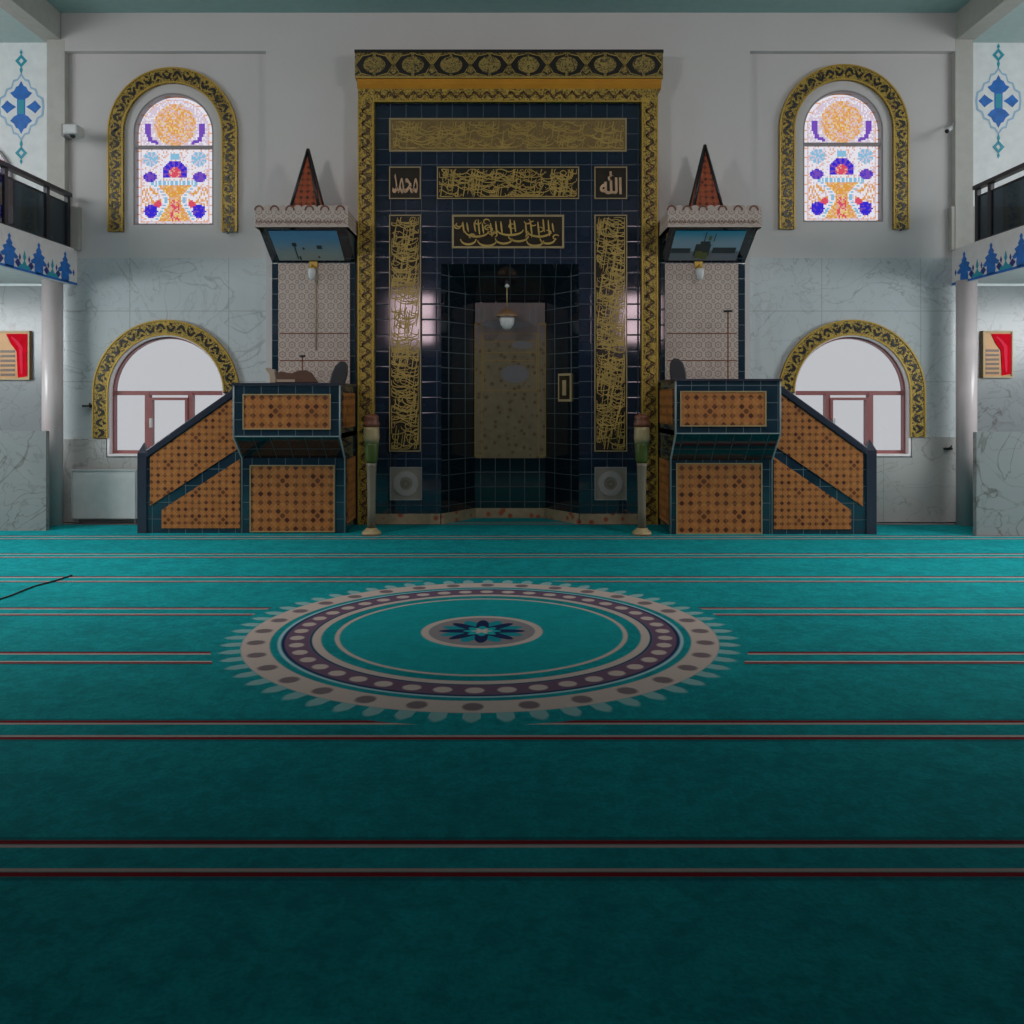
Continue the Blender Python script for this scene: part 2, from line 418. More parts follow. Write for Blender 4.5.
# ------------------------------------------------------------------ windows
def leaf_ticks(mb, path, w, y0, y1, step, rnd):
    """dark curls and leaves along an arch band; path gives (x, z, nx, nz)"""
    for i, (x, z, nx, nz) in enumerate(path):
        tx, tz = -nz, nx; sgn = 1 if i % 2 else -1
        L = step*.75
        pts = []
        for k in range(9):
            u = k/8; a = (u-.5)*L; q = sgn*(math.sin(PI*u)*.30*w - .12*w)
            pts.append((x + tx*a + nx*q, z + tz*a + nz*q))
        mb.ribbon(pts, w*.20, y0, y0-y1)
        # little leaf pointing the other way
        pts = [(x + tx*a*L*.3 - nx*sgn*(.22*w + .12*w*a), z + tz*a*L*.3 - nz*sgn*(.22*w + .12*w*a)) for a in (-.5, -.1, .3, .6)]
        mb.ribbon(pts, w*.14, y0, y0-y1)
def band_arch(k, name, cx, ro, w, zs, zb_l, zb_r, label):
    n = 40
    def side(r): return [(cx - r, zb_l)] + [(cx - r*math.cos(PI*i/n), zs + r*math.sin(PI*i/n)) for i in range(n+1)] + [(cx + r, zb_r)]
    root = thing(name, (cx, YW, zb_l), label, 'arch frame')
    MB().ring(side(ro-w), side(ro), YW-.045, YW-.002).build('gilt_band', M_GOLDBG, root)
    e = MB(); e.ring(side(ro-.018), side(ro), YW-.055, YW-.040); e.ring(side(ro-w), side(ro-w+.018), YW-.055, YW-.040)
    e.build('rim', M_GOLD, root)
    rm = ro - w/2; step = .135; path = []
    zl = zb_l + step/2
    while zl < zs: path.append((cx-rm, zl, -1, 0)); zl += step
    m = int(PI*rm/step)
    for i in range(m+1):
        a = PI - PI*(i+.5)/(m+1); path.append((cx + rm*math.cos(a), zs + rm*math.sin(a), math.cos(a), math.sin(a)))
    zr = zs - step/2
    while zr > zb_r: path.append((cx+rm, zr, 1, 0)); zr -= step
    o = MB(); leaf_ticks(o, path, w, YW-.048, YW-.052, step, R)
    o.build('scroll_ornament', M_BLACK, root)

def stain(u, v, rr):
    """colour key of the stained pane; u,v in photo pixels, u from the axis, v down from the spring line"""
    x, y = abs(u), v
    h = (math.sin(u*12.9898 + v*78.233)*43758.5453) % 1
    # border
    d = 39 - (math.hypot(u, v) if v < 0 else x)
    db = 92 - v
    if min(d, db) < 4.2 and not (12 < v < 15):
        t_ = (v if d < db else u); return 'W' if (t_ + 100) % 9 > 1.7 else 'P'
    if min(d, db) < 5.4: return 'P' if h < .5 else 'L'
    if 12 < v < 14.6: return 'K'
    if v <= 12:
        if math.hypot(u, v+9) < 21: return ('P', 'O', 'Y', 'L', 'P', 'O')[int(h*6)]
        ex = math.hypot(x-24, v-4) if v > -2 else 99
        if (abs(x - 27 + max(0, v)*.5) < 2.6 and -11 < v < 5) or (abs(v - 8 + (x-20)*.4) < 1.8 and 17 < x < 27): return 'V'
        return 'W' if h < .35 else 'L'
    if math.hypot(x-24, v-25) < 7.5: return 'C' if (math.atan2(v-25, x-24)*8/PI) % 2 < 1.2 else 'L'
    rc = math.hypot(u, v-39)
    if rc < 12.5 and v < 44:
        if rc < 6: return 'R' if h < .7 else 'P'
        return 'B' if (math.atan2(v-39, u)*12/PI) % 2 < 1.1 else 'V'
    if abs(v-23) < 3 and x < 4: return 'C'
    if math.hypot((x-25)/1.35, v-43) < 5: return 'V' if h < .75 else 'B'
    if math.hypot(x-24, v-77) < 6.8: return 'B' if h < .7 else 'V'
    if math.hypot(x-17, v-70) < 3.6: return 'R'
    vw = 18 - (v-51)*1.1 if v < 62 else (6.5 if v < 70 else 6.5 + (v-70)*.62)
    if 51 < v and x < vw: return ('R' if x < 4 and v > 66 and h < .5 else ('O' if h < .6 else ('P' if h < .85 else 'Y')))
    if 51 < v and vw + 1 < x < vw + 4.2: return 'C' if (v*.6) % 2 < 1.3 else 'W'
    if abs(v-48.5) < 2.2 and x < 24: return 'C' if (u*.5) % 2 < 1.2 else 'W'
    if 52 < v < 74 and x > vw+7 and ((u*.23)**2 + v*.3) % 3 < .9: return 'O'
    if h < .16: return 'P'
    if h < .26: return 'L'
    return 'W'
def upper_window(num, cx, r, zs, zb, label_band, name='arch_frame', band=True, Yg=YW+.05):
    n = 28
    w = MB(); fr = .022
    inner = arch_pts(cx, r-fr, zs, zb+fr, n); outer = arch_pts(cx, r, zs, zb, n)
    w.ring(inner, outer, Yg-.04, Yg+.06, closed=True)
    px = r/39.8
    w.box(cx-r+.01, cx+r-.01, Yg-.03, Yg+.03, zs-14.8*px, zs-12.*px)
    win = struct('window_%d' % num, w, M_GREYFR)
    g = MB(); st = 1.5; nu = int(78/st); nv = int(131/st)
    for i in range(-27, 27):
        for j in range(nv+1):
            u0, v0 = i*st, -39 + j*st; uc, vc = u0+st/2, v0+st/2
            if vc > 92 or abs(uc) > 39 or (vc < 0 and math.hypot(uc, vc) > 39.3): continue
            g.cur = PK.index(stain(uc, vc, 0))
            g.add([(cx+u0*px, Yg, zs-v0*px), (cx+(u0+st)*px, Yg, zs-v0*px), (cx+(u0+st)*px, Yg, zs-(v0+st)*px), (cx+u0*px, Yg, zs-(v0+st)*px)], [(0,1,2,3)])
    g.build('stained_glass_pane', M_STAIN, win, fix=False)
    if band:
        band_arch(num, name, cx, 64.5*YW/F, 15.5*YW/F, zs, WZ(232 if cx < 0 else 229.5, YW), WZ(232 if cx < 0 else 229.5, YW), label_band)
upper_window(1, *UP[0], 'gilt horseshoe arch frame around the upper left stained glass window')
upper_window(2, *UP[1], 'gilt horseshoe arch frame around the upper right stained glass window')
upper_window(5, -7.05, .52, WZ(180, YW), WZ(226, YW), '', band=False, Yg=YW-.03)

def lower_window(num, cx, r, zs, zb, label_band, s):
    Yg = YW+.10; fr = .05
    w = MB(); w.ring(arch_pts(cx, r-fr, zs, zb+fr+.02), arch_pts(cx, r, zs, zb+.02), Yg-.04, Yg+.05, closed=True)
    k = Yg/F
    zt = zs; w.box(cx-r+.02, cx+r-.02, Yg-.036, Yg+.046, zt-.028, zt+.028)
    for dx in (-21.5, 21.5): w.box(cx+(dx-2.3)*k, cx+(dx+2.3)*k, Yg-.045, Yg+.05, zb+.03, zt)
    # opening sash in the middle
    a, b = cx-19.2*k, cx+19.2*k; z0, z1 = zb+.10, zt-.06
    w.ring([(a+.035, z0+.045), (a+.035, z1-.035), (b-.035, z1-.035), (b-.035, z0+.045)], [(a, z0), (a, z1), (b, z1), (b, z0)], Yg-.06, Yg+.04, closed=True)
    win = struct('window_%d' % num, w, M_ROSEFR)
    rv = MB(); rv.ring(arch_pts(cx, r-.028, zs, zb+.028), arch_pts(cx, r+.0, zs, zb), YW-.035, YW+.145, closed=True); rv.build('window_sill', M_REVEAL, win)
    p = MB()
    p.prism(arch_pts(cx, r-.03, zs, zb+.05), Yg, Yg+.006, 'y'); p.build('window_pane', M_CLEAR, win)
    mk = MB(); mk.box(a+.02, a+.05, Yg-.10, Yg-.06, (z0+z1)/2-.06, (z0+z1)/2+.06); mk.build('window_handle', M_WHITE, win)
    ro = 73*YW/F
    n = 40
    if s < 0: zl, zr = WZ(438, YW), WZ(392, YW)
    else: zl, zr = WZ(392, YW), WZ(437, YW)
    band_arch(num, 'arch_frame', cx, ro, 15.5*YW/F, zs, zl, zr, label_band)
lower_window(3, *LO[0], 'gilt arch band around the clear window behind the left staircase', -1)
lower_window(4, *LO[1], 'gilt arch band around the clear window behind the right staircase', 1)

# ------------------------------------------------------------------ mihrab
YM = 11.4
def mx(p): return WX(p, YM)
def mz(p): return WZ(p, YM)
mih = thing('mihrab', (0, 11.45, 0), 'tall prayer niche clad in dark navy tiles with gilt border and inscription panels', 'mihrab')
zo = mz(264); zo2 = mz(100)
f = MB()
f.prism([(mx(374), 0), (mx(374), zo2), (mx(642), zo2), (mx(642), 0), (.89, 0), (.89, zo), (-.89, zo), (-.89, 0)], YM, YC-.003, 'y')
f.build('tile_field', M_TILE, mih)
# faceted niche: slanting cheeks, back wall and sloping hood
bx, by, bz = .48, 12.0, WZ(302, 12.0)
nch = MB()
A = [(-.89, YM+.002, .0), (.89, YM+.002, .0), (.89, YM+.002, zo), (-.89, YM+.002, zo)]
B = [(-bx, by, .0), (bx, by, .0), (bx, by, bz), (-bx, by, bz)]
nch.add(A + B, [(4,5,6,7), (0,4,7,3), (1,2,6,5), (3,7,6,2)])
T = .03
A2 = [(-.90, YM+.002, 0), (.90, YM+.002, 0), (.90, YM+.002, zo+.02), (-.90, YM+.002, zo+.02)]
B2 = [(-bx-T, by+T, 0), (bx+T, by+T, 0), (bx+T, by+T, bz+T), (-bx-T, by+T, bz+T)]
nch.add(A2 + B2, [(7,6,5,4), (3,7,4,0), (5,6,2,1), (2,6,7,3)])
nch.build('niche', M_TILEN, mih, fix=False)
# gilt side strips + lintel strip
fr = MB(); YF = YM-.08
fr.box(mx(359), mx(375), YF, YC-.004, 0, mz(91)); fr.box(mx(641), mx(657), YF, YC-.004, 0, mz(91)); fr.box(mx(375), mx(641), YF, YC-.004, mz(103.5), mz(91))
fr.build('gilt_border', M_GOLDBG, mih)
o = MB()
def guilloche(mb, x0, z0, x1, z1, w, y, step, d=.006):
    L = math.hypot(x1-x0, z1-z0); n = max(2, int(L/step)); tx, tz = (x1-x0)/L, (z1-z0)/L; nx, nz = -tz, tx
    for i in range(n):
        c = (i+.5)*L/n; pts = []
        for k in range(11):
            u = k/10; a = c + (u-.5)*L/n*.95; q = math.sin(2*PI*u)*w*.24*(1 if i % 2 else 1)
            pts.append((x0 + tx*a + nx*q, z0 + tz*a + nz*q))
        mb.ribbon(pts, w*.13, y, d)
        for s in (-1, 1):
            cxx, czz = x0 + tx*(c + s*L/n*.25) - nx*s*w*.14, z0 + tz*(c + s*L/n*.25) - nz*s*w*.14
            mb.ribbon([(cxx + math.cos(q)*w*.10, czz + math.sin(q)*w*.10) for q in [PI*.2*j for j in range(9)]], w*.07, y, d)
for g_ in ((mx(367), .05, mx(367), mz(104), .20), (mx(649), .05, mx(649), mz(104), .20), (mx(375), mz(97), mx(641), mz(97), .16)):
    o = MB(); guilloche(o, *g_, YF-.002, .155); o.build('scroll_ornament', M_BROWN, mih)
e = MB()
for a in (359.4, 374, 641.6, 656.2): e.box(mx(a-.6), mx(a+.6), YF-.008, YF+.01, 0, mz(104))
e.box(mx(374), mx(642), YF-.008, YF+.01, mz(104), mz(102.8)); e.build('border_beading', M_GOLD, mih)
# cornice: amber cove and upper ogee frieze
Yc = YM-.16
c = MB(); c.prism([(YF, mz(91)), (YF-.03, mz(87)), (Yc, mz(78)), (YC-.004, mz(78)), (YC-.004, mz(91))], mx(358.5), mx(660), 'x'); c.build('amber_cove', M_ORANGE, mih)
zc0, zc1 = WZ(78, Yc), WZ(50, Yc)
xc0, xc1 = WX(355, Yc), WX(663, Yc)
c = MB().box(xc0, xc1, Yc, YC-.004, zc0, zc1).build('cornice', M_CORN, mih)
o = MB(); o.box(xc0-.006, xc1+.006, Yc-.012, YC-.004, zc1-.035, zc1+.002)
nm = 8.; stp = (xc1-xc0)/nm; zm = (zc0+zc1)/2 - .01; hh = (zc1-zc0)
for i in range(8):
    cx = xc0 + (i+.5)*stp*1.0
    for s in (-1, 1):     # thick crescents either side of a lobed flower
        pts = [(cx + s*.165*math.sin(PI*(k/10)) + s*.02, zm + .125*math.cos(PI*(k/10))) for k in range(0, 11)]
        o.ribbon(pts, .085, Yc-.002, .006)
        o.ribbon([(cx + s*.03, zm+.13), (cx + s*.08, zm+.165), (cx+s*stp*.3, zm+.11), (cx + s*stp*.45, zm+.05), (cx+s*stp*.5, zm+.10)], .012, Yc-.002, .006)
        o.ribbon([(cx + s*stp*.30, zm-.12), (cx+s*stp*.40, zm-.09), (cx+s*stp*.5, zm-.13)], .02, Yc-.002, .006)
o.build('ogee_ornament', M_BLACK, mih)
o = MB()
for i in range(8):
    cx = xc0 + (i+.5)*stp
    for s in (-1, 1):
        o.ribbon([(cx + s*q, zz) for q, zz in ((0, zm+.16), (.05, zm+.13), (.15, zm+.11), (.235, zm), (.17, zm-.11), (.04, zm-.145))], .014, Yc-.003, .008)
        if cx + s*stp*.5 < xc1-.03: o.ribbon([(cx+s*stp*.36, zm+.10), (cx+s*stp*.5, zm+.02), (cx+s*stp*.40, zm-.06)], .014, Yc-.003, .008)
o.box(xc0, xc1, Yc-.008, Yc+.002, zc0, zc0+.018)
o.build('gilt_tracery', M_SCRIPT, mih)
# skirting
s_ = MB(); s_.box(mx(375), -.90, YM-.02, YM+.001, 0, .13); s_.box(.90, mx(641), YM-.02, YM+.001, 0, .13)
s_.prism([(-.89, YM), (-bx, by-.0), (bx, by-.0), (.89, YM), (.86, YM), (bx-.02, by-.03), (-bx+.02, by-.03), (-.86, YM)], .0, .13, 'z')
t = NT('floral_skirting'); v = t.voro(9); w_ = t.noise(14, 3)
M_SKIRT = t.finish(t.mix(t.step(v, .2, .4), (.30, .07, .03), t.mix(w_, (.22, .17, .10), (.42, .34, .22))), .5)
s_.build('skirting', M_SKIRT, mih)

# inscription panels
def strokes(mb, x0, x1, z0, z1, w, y, dens, seed, tall=True, wild=0.):
    """illegible gilt penwork: uprights, bowls, sweeps and dots inside a box"""
    r = random.Random(seed); H = z1-z0; L = x1-x0
    n = int(dens*L*H*100)
    for i in range(n):
        k = r.random(); x = x0 + r.random()*L; z = z0 + r.random()*H; s = .28*min(H, .4)*(.7+.7*r.random())
        def cl(pts): return [(min(max(p, x0+w*.4), x1-w*.4), min(max(q, z0+w*.4), z1-w*.4)) for p, q in pts]
        if k < .30: pts = [(x + (.06*s)*j, z - s*.9 + j*s*.45) for j in range(5)]
        elif k < .58: pts = [(x + s*1.1*math.cos(PI + PI*j/8), z + s*.6*math.sin(PI + PI*j/8)) for j in range(9)]
        elif k < .75: pts = [(x - s*1.2 + j*s*.4, z + s*.25*math.sin(j*1.1)) for j in range(7)]
        elif k < .88: pts = [(x + s*.33*math.cos(2*PI*j/8), z + s*.33*math.sin(2*PI*j/8)) for j in range(9)]
        else: pts = [(x - w*.5, z), (x, z + w*.1), (x + w*.5, z)]
        pts = cl(pts)
        if math.hypot(pts[0][0]-pts[-1][0], pts[0][1]-pts[-1][1]) < 1e-4 and k > .88: continue
        dd = [pts[0]]
        for p in pts[1:]:
            if math.hypot(p[0]-dd[-1][0], p[1]-dd[-1][1]) > .004: dd.append(p)
        if len(dd) > 2: mb.ribbon(dd, w*(.8+.4*r.random()), y, .004 + .003*r.random())
def panel(px0, py0, px1, py1, bg, seed, dens=1.0, w=.022, line=1.0, script=True):
    x0, x1, z0, z1 = mx(px0), mx(px1), mz(py1), mz(py0); b = line*.014
    p = MB().box(x0, x1, YM-.012, YM+.002, z0, z1).build('inscription_panel', bg, mih)
    e = MB(); e.ring([(x0+b, z0+b), (x0+b, z1-b), (x1-b, z1-b), (x1-b, z0+b)], [(x0, z0), (x0, z1), (x1, z1), (x1, z0)], YM-.022, YM-.010, closed=True)
    e.build('panel_border', M_GOLDP, p)
    if script:
        s = MB(); strokes(s, x0+b*2, x1-b*2, z0+b*2, z1-b*2, w, YM-.014, dens, seed); s.build('script', M_SCRIPT, p)
    return p, x0, x1, z0, z1
panel(389.3, 118.5, 626.5, 152, M_TANBG, 11, 2.2, .015, 1.4)
panel(437, 167, 579, 199.3, M_INKBG, 12, 3.6, .0125)
panel(389.3, 215, 421, 451.5, M_INKBG, 13, 3.4, .0125)
panel(594.3, 215, 627, 451.5, M_INKBG, 14, 4.2, .012)
# central lower inscription: large flowing bowls under closely set uprights
p, x0, x1, z0, z1 = panel(452, 215, 564, 248.5, M_INKBG, 15, 0, .02, 1.8, False)
s = MB(); Hh = z1-z0; rr = random.Random(5)
for i, u in enumerate([.06, .10, .17, .21, .25, .33, .38, .43, .52, .56, .67, .72, .79, .84, .89, .93]):
    x = x0 + .06 + u*(x1-x0-.12); zt_ = z1-.06-.05*rr.random(); zb_ = z0+.14+.08*rr.random()
    s.ribbon([(x, zt_), (x+.005, zt_*.7+zb_*.3), (x+.012, zt_*.3+zb_*.7), (x+.02, zb_)], .024, YM-.014, .006)
for u, ww, zz in ((.12, .20, .12), (.30, .24, .10), (.46, .22, .13), (.60, .26, .16), (.76, .22, .10), (.88, .20, .13), (.2, .3, .22), (.52, .34, .24), (.8, .3, .22)):
    x = x0 + .05 + u*(x1-x0-.10); s.ribbon([(x + ww*.5*math.cos(PI+PI*j/10), z0 + zz + .07*math.sin(PI+PI*j/10)) for j in range(11)], .028, YM-.014, .005)
for i in range(16):
    x = x0+.07+rr.random()*(x1-x0-.14); z = z0+.14+rr.random()*(Hh-.22)
    s.ribbon([(x+.04*math.cos(2*PI*j/8*.8+i), z+.03*math.sin(2*PI*j/8*.8+i)) for j in range(8)], .018, YM-.0145, .005)
s.build('script', M_SCRIPT, p)
# the two square cartouches carry one word each
def glyphs(parent, text, x0, x1, z0, z1, mat, y, off=.03):
    cu = bpy.data.curves.new('t', 'FONT'); cu.body = text; cu.extrude = .004; cu.offset = off; cu.resolution_u = 3
    o = bpy.data.objects.new('t', cu); COL.objects.link(o); dg = bpy.context.evaluated_depsgraph_get(); dg.update()
    me = bpy.data.meshes.new_from_object(o.evaluated_get(dg)); bpy.data.objects.remove(o)
    xs = [v.co.x for v in me.vertices]; ys = [v.co.y for v in me.vertices]
    ax, bx_, ay, by_ = min(xs), max(xs), min(ys), max(ys)
    for v in me.vertices:
        u, w = (v.co.x-ax)/(bx_-ax), (v.co.y-ay)/(by_-ay); v.co = (x0+u*(x1-x0), y-.005-v.co.z*.8, z0+w*(z1-z0))
    me.materials.clear(); me.materials.append(mat); me.name = 'script'
    ob = bpy.data.objects.new('script', me); COL.objects.link(ob); ob.parent = parent
p, x0, x1, z0, z1 = panel(389.3, 167, 421, 199.3, M_INKBG, 16, 0, .02, 1., False)
glyphs(p, '\uFEAA\uFEE4\uFEA4\uFEE3', x0+.04, x1-.04, z0+.07, z1-.09, M_SCRIPTR, YM-.014, .012)
p, x0, x1, z0, z1 = panel(594.3, 167, 627, 199.3, M_INKBG, 17, 0, .02, 1., False)
glyphs(p, '\uFDF2', x0+.07, x1-.07, z0+.06, z1-.06, M_SCRIPTR, YM-.014)
# square rosette tiles low on each side
for a in (390, 594.5):
    x0, x1, z0, z1 = mx(a), mx(a+32), mz(500), mz(467); cx, cz = (x0+x1)/2, (z0+z1)/2
    p = MB().box(x0, x1, YM-.012, YM+.002, z0, z1).build('rosette_tile', plain('grey_tan_tile', (.22, .20, .17), .5), mih)
    o = MB(); circ = lambda r, n=28: [(cx+r*math.cos(2*PI*i/n), cz+r*math.sin(2*PI*i/n)) for i in range(n)]
    o.ring(circ(.085), circ(.16), YM-.022, YM-.010, closed=True)
    o.ring([(x0+.012, z0+.012), (x0+.012, z1-.012), (x1-.012, z1-.012), (x1-.012, z0+.012)], [(x0, z0), (x0, z1), (x1, z1), (x1, z0)], YM-.02, YM-.010, closed=True)
    o.build('rosette_ring', plain('ring_grey', (.30, .29, .27), .5), p)
    MB().ring(circ(.02), circ(.055), YM-.020, YM-.010, closed=True).build('rosette_centre', M_CREAM, p)

# printed hanging on the back of the niche
YB = 12.0
pz = thing('wall_hanging', (0, YB-.01, .81), 'tall golden printed hanging with a domed building on the back wall of the niche', 'wall hanging')
x0, x1, z0, z1 = WX(473, YB), WX(547, YB), .81, WZ(303, YB)
x0, x1 = max(x0, -.475), min(x1, .475)
t = NT('printed_hanging'); nz = t.noise(9, 4, .5); vv = t.voro(11)
sky = t.mix(t.noise(3, 3), (.10, .09, .09), (.24, .17, .17)); gold = t.mix(t.step(vv, .15, .4), (.10, .065, .025), t.mix(nz, (.12, .09, .045), (.24, .19, .11)))
M_HANG = t.finish(t.mix(t.step(t.z, 2.25, 2.55), gold, sky), .5)
MB().box(x0, x1, YB-.02, YB-.004, z0, z1).build('cloth_panel', M_HANG, pz)
def hm(px): return WX(px, YB)
def hz(py): return WZ(py, YB)
o = MB(); yy = YB-.022; MG = M_GOLD
for a in (474.5, 538): o.ring([(hm(a+1), z0+.04), (hm(a+1), hz(325)), (hm(a+7), hz(325)), (hm(a+7), z0+.04)], [(hm(a), z0+.02), (hm(a), hz(323)), (hm(a+8), hz(323)), (hm(a+8), z0+.02)], yy, yy+.004, closed=True)
o.ring([(hm(484), hz(390)), (hm(484), hz(334)), (hm(536), hz(334)), (hm(536), hz(390))], [(hm(483), hz(391)), (hm(483), hz(333)), (hm(537), hz(333)), (hm(537), hz(391))], yy, yy+.004, closed=True)
for q in (341, 352, 360): o.box(hm(485), hm(535), yy, yy+.004, hz(q+1), hz(q))
o.build('gilt_frame_lines', plain('dull_gilt', (.26, .17, .04), .4), pz)
o = MB()
el = lambda cx, cy, a, b, n=24: [(hm(cx+a*math.cos(2*PI*i/n)), hz(cy+b*math.sin(2*PI*i/n))) for i in range(n)]
o.prism(el(515, 374, 14, 9), yy-.003, yy+.002, 'y'); o.build('pale_oval', plain('pale_oval_print', (.17, .165, .18), .5), pz); o = MB(); o.prism(el(505, 325, 24, 4), yy-.002, yy+.002, 'y'); o.prism(el(522, 345, 10, 4), yy-.002, yy+.002, 'y')
for a in (478, 484, 529, 535): o.box(hm(a), hm(a+1.5), yy, yy+.003, hz(325), hz(305+ (a % 5)))
o.build('pale_medallions', plain('pale_print', (.17, .165, .18), .5), pz)
# hanging lamp in front of it
YL = 11.7; lx = WX(507, YL)
lp = thing('hanging_lamp', (lx, YL, WZ(332, YL)), 'small brass-domed lamp hanging on a thin rod inside the prayer niche', 'lamp')
zl0 = WZ(286, YL)
hood_z = zo + (bz-zo)*(YL-YM)/(by-YM)
m = MB(); m.tube([(lx, YL, hood_z-.002), (lx, YL, WZ(307, YL))], .009); m.build('rod', M_GOLDP, lp)
m = MB(); m.lathe([(.001, -.03), (.028, -.012), (.032, .0), (.026, .015), (.001, .03)], (lx, YL, zl0)); m.build('finial_ball', M_WHITE, lp)
k = YL/F
m = MB(); m.lathe([(11.*k, 0), (11.2*k, .01), (9.5*k, .045), (6.5*k, .08), (3*k, .105), (.01, .12)], (lx, YL, WZ(317, YL))); m.build('lamp_shade', plain('brass_dome', (.30, .17, .09), .35, .3), lp)
m = MB(); m.lathe([(.02, -.17), (4*k, -.15), (6.5*k, -.10), (7.5*k, -.04), (7*k, 0)], (lx, YL, WZ(317, YL))); m.build('lamp_globe', M_WHITE, lp)
# framed plaque on the right cheek of the niche (lies along the slanting wall)
u = Vector((bx-.89, by-YM, 0)).normalized(); nrm = Vector((-u.y, u.x, 0)); nrm = nrm if nrm.x < 0 else -nrm
P0 = Vector((.89, YM, 0)) + u*.13 + nrm*.004
m = MB()
def cheek_box(mb, a0, a1, z0, z1, d0, d1):
    pts = []
    for z in (z0, z1):
        for d in (d0, d1):
            for a in (a0, a1):
                q = P0 + u*a + nrm*d; pts.append((q.x, q.y, z))
    mb.add(pts, [(0,2,3,1), (4,5,7,6), (0,1,5,4), (2,6,7,3), (0,4,6,2), (1,3,7,5)])
cheek_box(m, 0, .28, 1.58, 1.95, .0, .02)
pl = m.build('framed_plaque', M_GOLDP); tag(pl, 'small square framed plaque on the right side wall inside the niche', 'plaque')
m = MB(); cheek_box(m, .03, .25, 1.61, 1.92, .018, .024); m.build('plaque_face', M_INKBG, pl)
m = MB(); cheek_box(m, .10, .18, 1.66, 1.86, .022, .028); m.build('plaque_emblem', M_GOLDP, pl)

# slender painted pillars standing before the gilt border
for (cx, cy, lab) in ((371.5, 10.5, 'slender cream pillar with a green collar left of the prayer niche'), (641.8, 10.5, 'slender cream pillar with a green collar right of the prayer niche')):
    x = WX(cx, cy); k = cy/F
    cr = thing('ornamental_pillar', (x, cy, 0), lab, 'pillar')
    z = lambda py: WZ(py, cy)
    MB().lathe([(.115, 0), (.118, .02), (.10, .04), (.075, .06), (.06, .08)], (x, cy, 0)).build('base', M_GOLDP, cr)
    MB().lathe([(.05, .08), (.048, .30), (.052, .60), (.058, z(466)), (.066, z(463))], (x, cy, 0)).build('shaft', M_CREAM, cr)
    MB().lathe([(.060, z(463)), (.074, z(460)), (.080, z(452)), (.086, z(445)), (.084, z(443))], (x, cy, 0)).build('green_collar', M_GREEN, cr)
    MB().lathe([(.085, z(443)), (.095, z(438)), (.092, z(430)), (.088, z(427))], (x, cy, 0)).build('capital', M_GOLDP, cr)
    MB().lathe([(.088, z(427)), (.10, z(424)), (.088, z(422)), (.082, z(419)), (.09, z(417)), (.07, z(415)), (.02, z(414))], (x, cy, 0)).build('top_rim', M_DKRED, cr)

